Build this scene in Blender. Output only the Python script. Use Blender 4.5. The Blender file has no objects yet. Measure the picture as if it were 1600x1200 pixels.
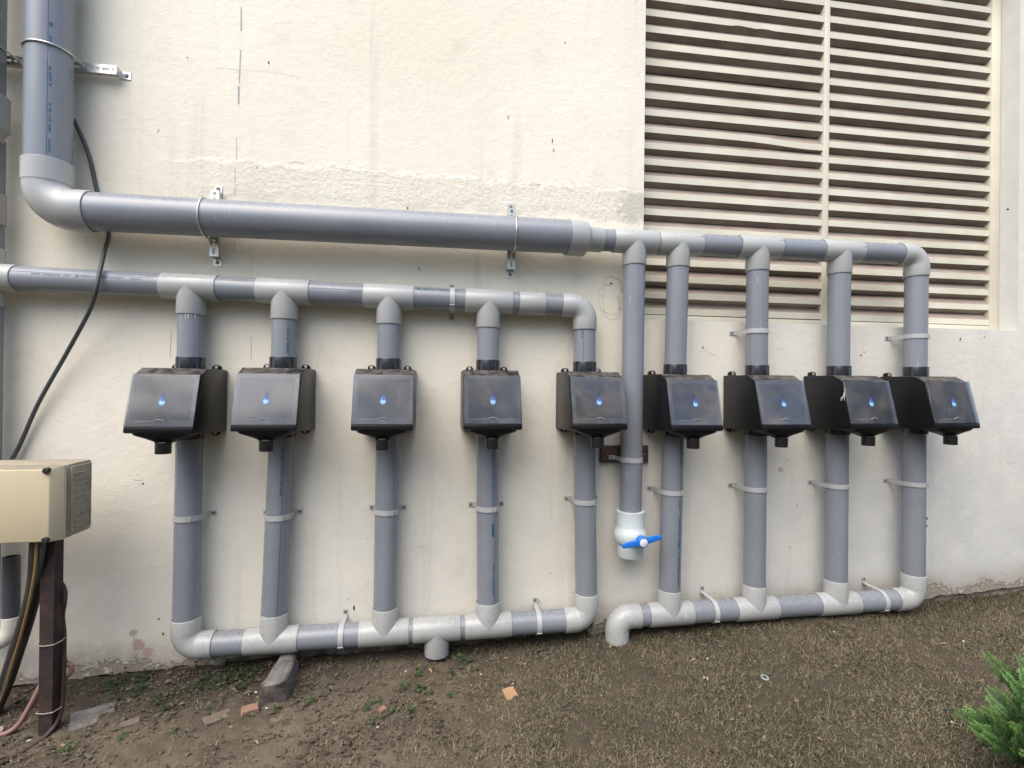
import bpy, bmesh, math, random
import numpy as np
from mathutils import Vector, Matrix, noise as mnoise
random.seed(7); rng = np.random.default_rng(11)
S = bpy.context.scene; COL = S.collection
V = Vector

# ------------------------------------------------------------------ camera, sky, sun, exposure
cd = bpy.data.cameras.new('camera'); cam = bpy.data.objects.new('camera', cd); COL.objects.link(cam)
cd.sensor_width = 36; cd.lens = 17.99; cd.clip_start = 0.02; cd.clip_end = 500
R_ = V((0.98925472, -0.14577865, 0.01112099)); U_ = V((-0.01132485, -0.00056853, 0.99993571)); F_ = V((0.14576295, 0.98931707, 0.00221334))
cam.matrix_world = Matrix(((R_.x, U_.x, -F_.x, 0), (R_.y, U_.y, -F_.y, -2.4), (R_.z, U_.z, -F_.z, 0), (0, 0, 0, 1)))
S.camera = cam
W = bpy.data.worlds.new('World'); S.world = W; W.use_nodes = True
wn = W.node_tree.nodes; wl = W.node_tree.links
bg = wn['Background']; sky = wn.new('ShaderNodeTexSky'); sky.sky_type = 'NISHITA'; sky.sun_disc = False
SUN_EL, SUN_ROT = math.radians(58), math.radians(218)
sky.sun_elevation = SUN_EL; sky.sun_rotation = SUN_ROT
sky.air_density = 1.0; sky.dust_density = 3.0; sky.ozone_density = 0.8
bg.inputs['Strength'].default_value = 0.11
wl.new(sky.outputs[0], bg.inputs[0])
sd = bpy.data.lights.new('sun', 'SUN'); sun = bpy.data.objects.new('sun', sd); COL.objects.link(sun)
sd.energy = 1.3; sd.angle = math.radians(70); sd.color = (1.0, 0.95, 0.88)
sdir = V((math.sin(SUN_ROT) * math.cos(SUN_EL), math.cos(SUN_ROT) * math.cos(SUN_EL), math.sin(SUN_EL)))
sun.rotation_euler = (-sdir).to_track_quat('-Z', 'Y').to_euler(); sun.location = (-4, -8, 10)
S.view_settings.view_transform = 'Standard'; S.view_settings.look = 'None'
S.view_settings.gamma = 1; S.view_settings.use_curve_mapping = False
S.view_settings.exposure = 1.45

# ------------------------------------------------------------------ helpers
def tag(o, label=None, cat=None, group=None, kind=None):
    if label: o['label'] = label
    if cat: o['category'] = cat
    if group: o['group'] = group
    if kind: o['kind'] = kind
    return o
def thing(name, label, cat, loc=(0, 0, 0), group=None):
    o = bpy.data.objects.new(name, None); COL.objects.link(o); o.location = loc
    o.empty_display_size = 0.05
    return tag(o, label, cat, group)
def origin(o):
    v = V((0, 0, 0))
    while o: v += o.location; o = o.parent
    return v
def link(name, me, parent=None, loc=(0, 0, 0)):
    o = bpy.data.objects.new(name, me); COL.objects.link(o); o.parent = parent; o.location = loc
    return o
def dup(o, parent=None):
    c = o.copy(); COL.objects.link(c); c.parent = parent
    for ch in list(o.children): dup(ch, c)
    return c

class MB:
    def __init__(s): s.v = []; s.f = []
    def add(s, vs, fs):
        b = len(s.v); s.v += [tuple(x) for x in vs]; s.f += [tuple(i + b for i in f) for f in fs]; return s
    def rev(s, p0, d, prof, seg=32, cap0=False, cap1=False):
        p0 = V(p0); d = V(d).normalized()
        a = d.orthogonal().normalized(); b = d.cross(a)
        vs = []; fs = []
        for t, r in prof:
            for k in range(seg):
                an = 2 * math.pi * k / seg
                vs.append(p0 + d * t + (a * math.cos(an) + b * math.sin(an)) * r)
        for i in range(len(prof) - 1):
            for k in range(seg):
                k2 = (k + 1) % seg
                fs.append((i * seg + k, i * seg + k2, (i + 1) * seg + k2, (i + 1) * seg + k))
        if cap0: fs.append(tuple(range(seg - 1, -1, -1)))
        if cap1: n = len(prof) - 1; fs.append(tuple(n * seg + k for k in range(seg)))
        return s.add(vs, fs)
    def sweep(s, path, r, seg=12, caps=True, flat=None):
        path = [V(p) for p in path]; n = len(path)
        rs = r if isinstance(r, (list, tuple)) else [r] * n
        tn = [(path[min(i + 1, n - 1)] - path[max(i - 1, 0)]).normalized() for i in range(n)]
        a = tn[0].orthogonal().normalized(); vs = []; fs = []
        for i in range(n):
            a = (a - tn[i] * a.dot(tn[i])).normalized(); b = tn[i].cross(a)
            for k in range(seg):
                an = 2 * math.pi * k / seg
                vs.append(path[i] + (a * math.cos(an) + b * math.sin(an)) * rs[i])
        for i in range(n - 1):
            for k in range(seg):
                k2 = (k + 1) % seg
                fs.append((i * seg + k, i * seg + k2, (i + 1) * seg + k2, (i + 1) * seg + k))
        if caps:
            fs.append(tuple(range(seg - 1, -1, -1))); fs.append(tuple((n - 1) * seg + k for k in range(seg)))
        return s.add(vs, fs)
    def box(s, x0, x1, y0, y1, z0, z1):
        vs = [(x, y, z) for z in (z0, z1) for y in (y0, y1) for x in (x0, x1)]
        return s.add(vs, [(0, 2, 3, 1), (4, 5, 7, 6), (0, 1, 5, 4), (1, 3, 7, 5), (3, 2, 6, 7), (2, 0, 4, 6)])
    def prism(s, poly, e0, e1, f):
        n = len(poly); vs = [f(u, w, e0) for u, w in poly] + [f(u, w, e1) for u, w in poly]
        fs = [tuple(range(n - 1, -1, -1)), tuple(range(n, 2 * n))]
        fs += [(i, (i + 1) % n, n + (i + 1) % n, n + i) for i in range(n)]
        return s.add(vs, fs)
    def mesh(s, name, mat, off=(0, 0, 0), bevel=0, segs=2, smooth=True, ang=38):
        me = bpy.data.meshes.new(name); off = V(off)
        me.from_pydata([tuple(V(v) - off) for v in s.v], [], s.f)
        bm = bmesh.new(); bm.from_mesh(me)
        bmesh.ops.recalc_face_normals(bm, faces=bm.faces)
        if bevel:
            es = [e for e in bm.edges if len(e.link_faces) == 2 and e.calc_face_angle(0) > 0.5]
            bmesh.ops.bevel(bm, geom=es, offset=bevel, segments=segs, affect='EDGES', profile=0.5)
        bm.to_mesh(me); bm.free()
        if smooth:
            me.polygons.foreach_set('use_smooth', [True] * len(me.polygons))
            me.set_sharp_from_angle(angle=math.radians(ang))
        if mat: me.materials.append(mat)
        return me
    def build(s, name, mat, parent=None, **k):
        return link(name, s.mesh(name, mat, origin(parent) if parent else (0, 0, 0), **k), parent)

def spline(pts, n=8):
    pts = [V(p) for p in pts]; out = []
    P = [pts[0] * 2 - pts[1]] + pts + [pts[-1] * 2 - pts[-2]]
    for i in range(1, len(P) - 2):
        for k in range(n):
            t = k / n
            out.append(0.5 * ((2 * P[i]) + (P[i + 1] - P[i - 1]) * t + (2 * P[i - 1] - 5 * P[i] + 4 * P[i + 1] - P[i + 2]) * t * t
                              + (3 * P[i] - P[i - 1] - 3 * P[i + 1] + P[i + 2]) * t ** 3))
    return out + [pts[-1]]

# ------------------------------------------------------------------ node materials
class M:
    def __init__(s, name):
        s.m = bpy.data.materials.new(name); s.m.use_nodes = True
        s.t = s.m.node_tree; s.b = s.t.nodes['Principled BSDF']; s.out = s.t.nodes['Material Output']
    def n(s, typ, **k):
        x = s.t.nodes.new(typ)
        for a, v in k.items(): setattr(x, a, v)
        return x
    def put(s, sock, v):
        if isinstance(v, bpy.types.NodeSocket): s.t.links.new(v, sock)
        elif isinstance(v, (tuple, list)) and len(v) == 3 and sock.type == 'RGBA': sock.default_value = (*v, 1)
        else: sock.default_value = v
    def set(s, **k):
        for a, v in k.items(): s.put(s.b.inputs[a.replace('_', ' ')], v)
        return s
    def pos(s): return s.n('ShaderNodeNewGeometry').outputs['Position']
    def nrm(s): return s.n('ShaderNodeNewGeometry').outputs['Normal']
    def obj(s): return s.n('ShaderNodeTexCoord').outputs['Object']
    def xyz(s, v):
        x = s.n('ShaderNodeSeparateXYZ'); s.put(x.inputs[0], v); return x.outputs
    def scale(s, v, sc):
        x = s.n('ShaderNodeVectorMath', operation='MULTIPLY'); s.put(x.inputs[0], v); x.inputs[1].default_value = sc; return x.outputs[0]
    def add(s, v, w):
        x = s.n('ShaderNodeVectorMath', operation='ADD'); s.put(x.inputs[0], v); s.put(x.inputs[1], w); return x.outputs[0]
    def dist(s, v, p):
        x = s.n('ShaderNodeVectorMath', operation='DISTANCE'); s.put(x.inputs[0], v); x.inputs[1].default_value = p; return x.outputs['Value']
    def noise(s, v, scale, detail=4, rough=0.55, dist=0):
        x = s.n('ShaderNodeTexNoise'); s.put(x.inputs['Vector'], v)
        x.inputs['Scale'].default_value = scale; x.inputs['Detail'].default_value = detail
        x.inputs['Roughness'].default_value = rough; x.inputs['Distortion'].default_value = dist
        return x.outputs[0]
    def voro(s, v, scale, feature='F1', out='Distance'):
        x = s.n('ShaderNodeTexVoronoi', feature=feature); s.put(x.inputs['Vector'], v); x.inputs['Scale'].default_value = scale
        return x.outputs[out]
    def math(s, op, a, b=0.0, clamp=False):
        x = s.n('ShaderNodeMath', operation=op, use_clamp=clamp); s.put(x.inputs[0], a); s.put(x.inputs[1], b); return x.outputs[0]
    def step(s, v, a, b, lo=0.0, hi=1.0):
        x = s.n('ShaderNodeMapRange', interpolation_type='SMOOTHSTEP'); s.put(x.inputs['Value'], v)
        for nm, q in (('From Min', a), ('From Max', b), ('To Min', lo), ('To Max', hi)): s.put(x.inputs[nm], q)
        return x.outputs[0]
    def mix(s, f, a, b):
        x = s.n('ShaderNodeMix', data_type='RGBA'); s.put(x.inputs[0], f); s.put(x.inputs[6], a); s.put(x.inputs[7], b); return x.outputs[2]
    def bump(s, h, strength=0.3, distance=0.01, normal=None):
        x = s.n('ShaderNodeBump'); s.put(x.inputs['Height'], h); x.inputs['Strength'].default_value = strength
        x.inputs['Distance'].default_value = distance
        if normal: s.put(x.inputs['Normal'], normal)
        return x.outputs[0]
    def rand(s): return s.n('ShaderNodeObjectInfo').outputs['Random']

def simple(name, col, rough=0.5, metal=0.0, var=0.12, vs=30, bump=0.0):
    m = M(name); p = m.pos(); n = m.noise(p, vs, 5)
    c = m.mix(n, tuple(x * (1 - var * 1.6) for x in col), tuple(min(1, x * (1 + var)) for x in col))
    m.set(Base_Color=c, Roughness=rough, Metallic=metal)
    if bump: m.set(Normal=m.bump(m.noise(p, vs * 3, 5), bump, 0.004))
    return m.m

def pvc(name, col, rough):
    m = M(name); p = m.pos(); z = m.xyz(p)[2]
    big = m.noise(p, 3.5, 4); fine = m.noise(p, 60, 3)
    c = m.mix(m.step(big, 0.3, 0.7), tuple(x * 0.93 for x in col), tuple(x * 1.05 for x in col))
    # dry streak scuffs
    sc = m.step(m.noise(m.scale(p, (40, 40, 6)), 1.0, 5, 0.6), 0.66, 0.74)
    c = m.mix(m.math('MULTIPLY', sc, 0.36), c, (0.58, 0.57, 0.54))
    # dust film on top faces, soil splashes low down
    up = m.step(m.xyz(m.nrm())[2], 0.25, 0.95)
    dust = m.math('MULTIPLY', up, m.step(fine, 0.3, 0.75))
    c = m.mix(m.math('MULTIPLY', dust, 0.18), c, (0.42, 0.40, 0.36))
    low = m.step(z, -0.74, -1.05)
    sp = m.math('MULTIPLY', low, m.step(m.noise(p, 95, 4, 0.65), 0.57, 0.63))
    sp2 = m.math('MULTIPLY', low, m.step(m.noise(p, 210, 2), 0.66, 0.71))
    spl = m.math('MAXIMUM', m.math('MULTIPLY', sp, 0.55), sp2)
    c = m.mix(m.math('MULTIPLY', spl, 0.7), c, (0.13, 0.105, 0.08))
    r = m.math('ADD', m.math('MULTIPLY', m.math('ADD', dust, spl), 0.3), m.math('ADD', rough, m.math('MULTIPLY', big, 0.1)), True)
    m.set(Base_Color=c, Roughness=r, Normal=m.bump(m.noise(p, 22, 3), 0.06, 0.004)); m.b.inputs['IOR'].default_value = 1.5
    return m.m

GREY = pvc('grey_pvc', (0.208, 0.227, 0.254), 0.20)
PALE = pvc('pale_pvc_fitting', (0.375, 0.388, 0.378), 0.20)
WHITEP = pvc('white_valve_plastic', (0.54, 0.60, 0.59), 0.22)
CLIP = simple('white_clip_plastic', (0.42, 0.43, 0.43), 0.4, 0, 0.15, 60)
STEEL = simple('zinc_steel', (0.62, 0.62, 0.58), 0.32, 0.85, 0.15, 40)
SCREW = simple('screw_steel', (0.22, 0.19, 0.16), 0.5, 0.6, 0.3, 90)
BLUEP = simple('blue_handle_plastic', (0.015, 0.17, 0.62), 0.35, 0, 0.06, 20)
WHITECAP = simple('white_cap', (0.78, 0.78, 0.80), 0.35, 0, 0.05)
CABLE = simple('black_cable', (0.055, 0.063, 0.061), 0.5, 0, 0.2)
INK = simple('blue_print_ink', (0.022, 0.105, 0.185), 0.5, 0, 0.3, 200); RED = simple('red_marker_ink', (0.20, 0.03, 0.025), 0.6)

def wall_mat():
    m = M('cream_wall_paint'); p = m.pos(); x, y, z = m.xyz(p)
    n1 = m.noise(p, 0.9, 5, 0.5); n2 = m.noise(p, 5.5, 7, 0.62); n3 = m.noise(p, 28, 6, 0.6); n4 = m.noise(p, 120, 4, 0.6)
    c = m.mix(m.step(n1, 0.3, 0.7), (0.725, 0.675, 0.555), (0.785, 0.748, 0.638))
    # soiling, more of it lower down; cool light cast painted in towards the right end
    soil = m.math('ADD', m.step(z, 0.5, -1.1, 0.0, 0.42), m.step(x, 0.5, 2.6, 0.0, 0.50))  # soiling by height plus painted cool light cast towards the right
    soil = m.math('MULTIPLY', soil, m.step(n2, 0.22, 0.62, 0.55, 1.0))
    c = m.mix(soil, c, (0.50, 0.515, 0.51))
    c = m.mix(m.math('MULTIPLY', m.step(n2, 0.54, 0.78), 0.36), c, (0.50, 0.45, 0.36))
    # vertical rain streaks
    st = m.noise(m.scale(p, (9, 1, 0.55)), 1.0, 5, 0.6)
    c = m.mix(m.math('MULTIPLY', m.step(st, 0.55, 0.75), 0.30), c, (0.47, 0.44, 0.38))
    zf0 = m.math('SUBTRACT', z, m.math('ADD', m.math('MULTIPLY', x, 0.037), -1.225))
    # fine specks
    spk = m.step(m.noise(p, 160, 2, 0.5), 0.715, 0.75)
    area = m.math('MAXIMUM', m.step(m.noise(p, 2.6, 4), 0.42, 0.62), m.step(zf0, 0.40, 0.12, 0.0, 0.9))
    c = m.mix(m.math('MULTIPLY', m.math('MULTIPLY', spk, area), 0.75), c, (0.20, 0.17, 0.13))
    # rough unpainted repair band running along the wall above the big pipe
    wob = m.math('ADD', z, m.math('MULTIPLY', m.math('SUBTRACT', n2, 0.5), 0.16))
    band = m.math('MULTIPLY', m.step(wob, 0.978, 0.955), m.step(wob, 0.79, 0.86))
    band = m.math('MULTIPLY', band, m.math('MULTIPLY', m.step(x, -1.35, -0.75), m.step(x, 1.0, 0.97)))
    crs = m.noise(p, 45, 8, 0.72)
    c = m.mix(m.math('MULTIPLY', band, m.math('MULTIPLY', m.step(crs, 0.45, 0.72, 0.03, 0.42), m.step(n2, .36, .56, .25, 1.0))), c, (0.52, 0.49, 0.42))
    edge = m.math('MULTIPLY', m.math('MULTIPLY', m.step(wob, 0.985, 0.972), m.step(wob, 0.955, 0.968)), m.math('MULTIPLY', m.step(x, -1.0, -0.6), m.step(n3, 0.42, 0.6)))
    c = m.mix(m.math('MULTIPLY', edge, m.math('MULTIPLY', m.step(x, 1.0, 0.97), 0.45)), c, (0.42, 0.39, 0.32))
    # splashed, peeling foot
    zf = m.math('SUBTRACT', z, m.math('ADD', m.math('MULTIPLY', x, 0.037), -1.225))
    ft = m.math('ADD', zf, m.math('ADD', m.math('MULTIPLY', m.math('SUBTRACT', n2, 0.5), 0.22), m.math('MULTIPLY', m.math('SUBTRACT', n3, 0.5), 0.16)))
    foot = m.step(ft, 0.20, 0.03)
    c = m.mix(m.math('MULTIPLY', foot, m.step(n3, 0.3, 0.6, 0.35, 0.95)), c, (0.33, 0.29, 0.235))
    peel = m.math('MULTIPLY', m.step(ft, 0.060, 0.050), m.step(n3, 0.36, 0.46))
    c = m.mix(m.math('MULTIPLY', peel, 0.8), c, m.mix(m.step(n4, .35, .65), (0.20, 0.16, 0.125), (0.33, 0.28, 0.22)))
    # old red primer patch and rust run by the post
    for q, r, col in (((-1.245, 0, -1.130), 0.034, (0.36, 0.19, 0.165)), ((-1.268, 0, -1.075), 0.020, (0.33, 0.20, 0.15)), ((-1.215, 0, -1.165), 0.026, (0.40, 0.24, 0.20)), ((1.0, 0, 0.45), 0.14, (0.52, 0.50, 0.43)), ((0.95, 0, 0.88), 0.10, (0.47, 0.46, 0.38))):
        d = m.math('ADD', m.dist(p, q), m.math('MULTIPLY', m.math('SUBTRACT', n3, 0.5), r * 2.2))
        c = m.mix(m.math('MULTIPLY', m.step(d, r, r * 0.6), 0.62), c, col)
    h = m.math('ADD', m.math('MULTIPLY', n3, 0.5), m.math('MULTIPLY', n4, 0.30))
    h = m.math('ADD', h, m.math('MULTIPLY', n2, 0.9))
    h = m.math('ADD', h, m.math('MULTIPLY', band, m.math('MULTIPLY', crs, 2.2)))
    h = m.math('SUBTRACT', h, m.math('MULTIPLY', peel, 1.2))
    m.set(Base_Color=c, Roughness=0.82, Normal=m.bump(h, 0.62, 0.007)); m.b.inputs['Specular IOR Level'].default_value = 0.25
    return m.m
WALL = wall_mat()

def footing_mat():
    m = M('bare_footing'); p = m.pos(); n = m.noise(p, 14, 7, 0.65); v = m.voro(p, 18)
    c = m.mix(m.step(n, 0.35, 0.68), (0.13, 0.105, 0.085), (0.31, 0.285, 0.24))
    c = m.mix(m.math('MULTIPLY', m.step(m.noise(p, 6, 4), 0.56, 0.64), 0.6), c, (0.27, 0.15, 0.10))
    m.set(Base_Color=c, Roughness=0.95, Normal=m.bump(m.math('ADD', n, v), 0.9, 0.012)); return m.m
FOOT = footing_mat()
LOUV = M('louvre_cream_paint'); _p = LOUV.pos()
_c = LOUV.mix(LOUV.step(LOUV.noise(_p, 4, 6), 0.3, 0.75), (0.59, 0.56, 0.445), (0.69, 0.655, 0.525))
_c = LOUV.mix(LOUV.math('MULTIPLY', LOUV.step(LOUV.noise(LOUV.scale(_p, (1, 1, 2)), 38, 5, 0.7), 0.63, 0.72), 0.45), _c, (0.36, 0.31, 0.25))
LOUV.set(Base_Color=_c, Roughness=0.6, Normal=LOUV.bump(LOUV.noise(LOUV.scale(_p, (0.3, 1, 1)), 60, 4), 0.25, 0.003)); LOUV = LOUV.m
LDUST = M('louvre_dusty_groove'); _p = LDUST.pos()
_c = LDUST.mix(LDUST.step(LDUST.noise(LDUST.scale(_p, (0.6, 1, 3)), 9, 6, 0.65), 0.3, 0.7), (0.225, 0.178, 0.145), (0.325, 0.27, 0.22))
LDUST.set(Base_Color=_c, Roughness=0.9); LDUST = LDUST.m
REVEAL = simple('reveal_plaster', (0.60, 0.605, 0.57), 0.8, 0, 0.10, 9, 0.25)

def dustbox(name, col, rough, dust):
    m = M(name); p = m.pos(); up = m.step(m.xyz(m.nrm())[2], 0.55, 0.95)
    n = m.noise(m.scale(p, (1, 1, 1)), 32, 6, 0.7)
    f = m.math('MULTIPLY', up, m.step(n, 0.35, 0.68))
    f = m.math('ADD', m.math('MULTIPLY', f, dust), m.math('MULTIPLY', m.step(m.noise(p, 70, 5, 0.7), 0.56, 0.78), 0.008), True)
    m.set(Base_Color=m.mix(f, col, (0.22, 0.20, 0.175)), Roughness=m.math('ADD', rough, m.math('MULTIPLY', f, 0.4)), Normal=m.bump(m.noise(p, 190, 2), 0.08, 0.002))
    return m.m
BLACK = dustbox('black_moulded_plastic', (0.007, 0.007, 0.0085), 0.36, 0.55); BLACK.node_tree.nodes['Principled BSDF'].inputs['Specular IOR Level'].default_value = 0.25
BLACKG = dustbox('black_gloss_collar', (0.014, 0.014, 0.015), 0.18, 0.25)
def panel_mat(name, col):
    m = M(name); p = m.obj(); r = m.rand()
    q = m.add(p, m.n('ShaderNodeCombineXYZ').outputs[0]); cx = q.node.inputs[1].links[0].from_node
    m.put(cx.inputs[0], m.math('MULTIPLY', r, 5.0))
    n = m.noise(q, 11, 7, 0.68, 0.6); f = m.noise(q, 190, 3, 0.6)
    c = m.mix(m.step(n, 0.42, 0.75), col, tuple(x * 2.4 + 0.015 for x in col))
    c = m.mix(m.math('MULTIPLY', m.step(f, 0.70, 0.76), 0.3), c, (0.22, 0.21, 0.2))
    m.set(Base_Color=c, Roughness=0.5); return m.m
PANEL = panel_mat('dark_filter_panel', (0.020, 0.020, 0.023)); RIM = panel_mat('grey_panel_rim', (0.15, 0.155, 0.165))
def cover_mat():
    m = M('smoked_clear_cover'); p = m.obj(); r = m.rand()
    q = m.add(p, m.n('ShaderNodeCombineXYZ').outputs[0]); m.put(q.node.inputs[1].links[0].from_node.inputs[0], m.math('MULTIPLY', r, 7.0))
    tr = m.n('ShaderNodeBsdfTransparent'); tr.inputs[0].default_value = (0.80, 0.82, 0.84, 1)
    df = m.n('ShaderNodeBsdfDiffuse'); lowq = m.noise(q, 5.5, 5, 0.6, 1.0); m.put(df.inputs[0], m.mix(m.step(lowq, .42, .62), (0.38, 0.39, 0.41), (0.40, 0.36, 0.31)))
    gl = m.n('ShaderNodeBsdfGlossy'); gl.inputs['Roughness'].default_value = 0.09
    n = m.noise(m.scale(q, (1, 1, 0.6)), 14, 7, 0.7, 1.2)
    f = m.math('ADD', m.math('ADD', m.step(n, 0.38, 0.75, 0.06, 0.13), m.step(lowq, .40, .75, 0.0, 0.13)), m.math('MULTIPLY', m.step(m.noise(q, 150, 2), 0.72, 0.76), 0.08))
    a = m.n('ShaderNodeMixShader'); m.put(a.inputs[0], f); m.put(a.inputs[1], tr.outputs[0]); m.put(a.inputs[2], df.outputs[0])
    fr = m.n('ShaderNodeFresnel'); fr.inputs[0].default_value = 1.5
    b = m.n('ShaderNodeMixShader'); m.put(b.inputs[0], fr.outputs[0]); m.put(b.inputs[1], a.outputs[0]); m.put(b.inputs[2], gl.outputs[0])
    m.t.links.new(b.outputs[0], m.out.inputs[0]); return m.m
COVER = cover_mat()
CLEAR = simple('clear_latch_plastic', (0.22, 0.225, 0.23), 0.15)
DROP = M('printed_water_drop'); _o = DROP.xyz(DROP.obj())
_c = DROP.mix(DROP.step(_o[2], 0.022, -0.012), (0.035, 0.04, 0.16), (0.06, 0.20, 0.44))
_c = DROP.mix(DROP.step(DROP.dist(DROP.obj(), (0.0, 0, -0.012)), 0.0125, 0.0065), _c, (0.28, 0.45, 0.60))
_c = DROP.mix(DROP.step(DROP.dist(DROP.scale(DROP.obj(), (1.7, 1, 1)), (0.0045, 0, 0.001)), 0.011, 0.007), _c, (0.06, 0.09, 0.30))
DROP.set(Base_Color=_c, Roughness=0.25); DROP = DROP.m
def wood_mat():
    m = M('weathered_wood'); p = m.pos(); n = m.noise(m.scale(p, (3, 40, 40)), 1.5, 6, 0.6)
    m.set(Base_Color=m.mix(n, (0.030, 0.017, 0.012), (0.11, 0.065, 0.043)), Roughness=0.75, Normal=m.bump(n, 0.5, 0.004)); return m.m
WOOD = wood_mat()
def rust_mat():
    m = M('rusty_dark_red_paint'); p = m.pos(); n = m.noise(p, 14, 6, 0.65)
    m.set(Base_Color=m.mix(m.step(n, 0.45, 0.7), (0.026, 0.015, 0.014), (0.060, 0.034, 0.024)), Roughness=0.75, Normal=m.bump(n, 0.35, 0.004)); return m.m
RUST = rust_mat()
def beige():
    m = M('yellowed_cream_plastic'); p = m.pos(); up = m.step(m.xyz(m.nrm())[2], 0.4, 0.9); n = m.noise(m.scale(p, (1, 3, 1)), 18, 6, 0.65)
    c = m.mix(m.noise(p, 6, 4), (0.50, 0.435, 0.285), (0.56, 0.49, 0.33))
    c = m.mix(m.math('MULTIPLY', m.step(m.noise(p, 55, 5, .7), .60, .72), .22), c, (0.30, 0.25, 0.17))
    c = m.mix(m.math('MULTIPLY', up, m.step(n, .3, .6, .55, .95)), c, (0.21, 0.185, 0.145)); m.set(Base_Color=c, Roughness=.5); return m.m
BEIGE = beige()
BEIGED = simple('dirty_cream_plastic', (0.36, 0.315, 0.23), 0.6, 0, 0.28, 30)
RUBBER = simple('black_rubber_plug', (0.015, 0.014, 0.014), 0.6)
DARKGREY = simple('dark_grey_pvc', (0.075, 0.078, 0.088), 0.45, 0, 0.2, 12)
IVORY = simple('ivory_pvc_elbow', (0.66, 0.64, 0.56), 0.35, 0, 0.12, 18)
CONDUIT = simple('black_hose_rubber', (0.030, 0.026, 0.023), 0.62, 0, 0.4, 14, 0.2)
YELLOW = simple('yellow_brown_cable', (0.26, 0.17, 0.07), 0.5, 0, 0.2)
PINK = simple('faded_pink_hose', (0.27, 0.15, 0.14), 0.55, 0, 0.25, 12)
BROWNC = simple('brown_cable', (0.055, 0.030, 0.024), 0.6, 0, 0.3)
TWINE = simple('wire_tie', (0.30, 0.25, 0.22), 0.6)
def stone_mat(name, a, b, bs=1.0):
    m = M(name); p = m.obj(); n = m.noise(p, 22, 8, 0.68); k = m.noise(p, 90, 5, 0.7)
    c = m.mix(m.step(n, 0.3, 0.72), a, b); c = m.mix(m.math('MULTIPLY', m.step(k, 0.6, 0.75), 0.4), c, tuple(min(1, x * 1.7) for x in b))
    m.set(Base_Color=c, Roughness=0.92, Normal=m.bump(m.math('ADD', n, m.math('MULTIPLY', k, 0.4)), 0.8 * bs, 0.008)); return m.m
DULL = stone_mat('dull_brown_stone', (0.12, 0.092, 0.07), (0.19, 0.15, 0.115))
CONC = stone_mat('weathered_concrete', (0.085, 0.077, 0.07), (0.19, 0.18, 0.165))
BRICK = stone_mat('broken_brick', (0.22, 0.125, 0.082), (0.30, 0.185, 0.125), 0.6)
TILE = stone_mat('orange_clay_tile', (0.31, 0.17, 0.085), (0.38, 0.23, 0.13), 0.3)
PALEST = stone_mat('pale_mortar', (0.24, 0.21, 0.17), (0.36, 0.32, 0.27))
BROKEN = stone_mat('dark_broken_face', (0.045, 0.036, 0.034), (0.10, 0.083, 0.075))
WHITEBIT = simple('white_plaster_chip', (0.42, 0.40, 0.37), 0.8)
def vcol_mat(name, rough=0.8, trans=0.0):
    m = M(name); a = m.n('ShaderNodeVertexColor', layer_name='Col')
    m.set(Base_Color=a.outputs[0], Roughness=rough); m.b.inputs['Specular IOR Level'].default_value = 0.2
    return m.m
GRASSM = vcol_mat('dry_grass'); LEAFM = vcol_mat('weed_leaf', 0.55); THUJAM = vcol_mat('thuja_green', 0.6); CLODM = vcol_mat('soil_clod', 0.95)
def soil_mat():
    m = M('trodden_soil'); p = m.pos(); x, y, z = m.xyz(p)
    n = m.noise(p, 5, 8, 0.65); k = m.noise(p, 55, 6, 0.7); g = m.noise(p, 1.7, 5, 0.6)
    c = m.mix(m.step(n, 0.3, 0.7), (0.082, 0.066, 0.047), (0.148, 0.120, 0.086))
    c = m.mix(m.math('MULTIPLY', m.step(k, 0.55, 0.75), 0.5), c, (0.185, 0.158, 0.125))
    gr = m.math('MULTIPLY', m.step(g, 0.42, 0.62), m.step(x, -0.2, 1.0))
    c = m.mix(m.math('MULTIPLY', gr, 0.45), c, (0.085, 0.085, 0.045))
    c = m.mix(m.math('MULTIPLY', m.step(x, -0.1, 0.6), 0.55), c, (0.045, 0.036, 0.026))
    damp = m.math('MULTIPLY', m.step(x, -0.1, -0.8), m.step(y, -0.45, -0.2))
    c = m.mix(m.math('MULTIPLY', damp, 0.6), c, (0.045, 0.038, 0.030))
    c = m.mix(m.step(y, -.24, -.03, 0, .45), c, (0.045, 0.040, 0.030))  # shadow along the wall foot painted into the soil
    m.set(Base_Color=c, Roughness=0.96, Normal=m.bump(m.math('ADD', k, n), 0.9, 0.012)); m.b.inputs['Specular IOR Level'].default_value = 0.15
    return m.m
SOIL = soil_mat()

# ------------------------------------------------------------------ ground level
GX = [-30, -2, -1.5, -1.04, .07, .78, 1.84, 2.63, 3.2, 4, 30]
GZ = [-1.33, -1.285, -1.262, -1.237, -1.228, -1.19, -1.138, -1.155, -1.118, -1.1, -1.0]
def gz(x, y): return float(np.interp(x, GX, GZ)) + 0.03 * max(-4.0, min(0.0, y))
def vnoise(P, sc, oct=3):                       # fractal noise on an array of points
    out = np.empty(len(P))
    for i, q in enumerate(P): out[i] = mnoise.fractal(V((q[0] * sc, q[1] * sc, 0.37 * sc)), 0.9, 2.1, oct)
    return out

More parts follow.
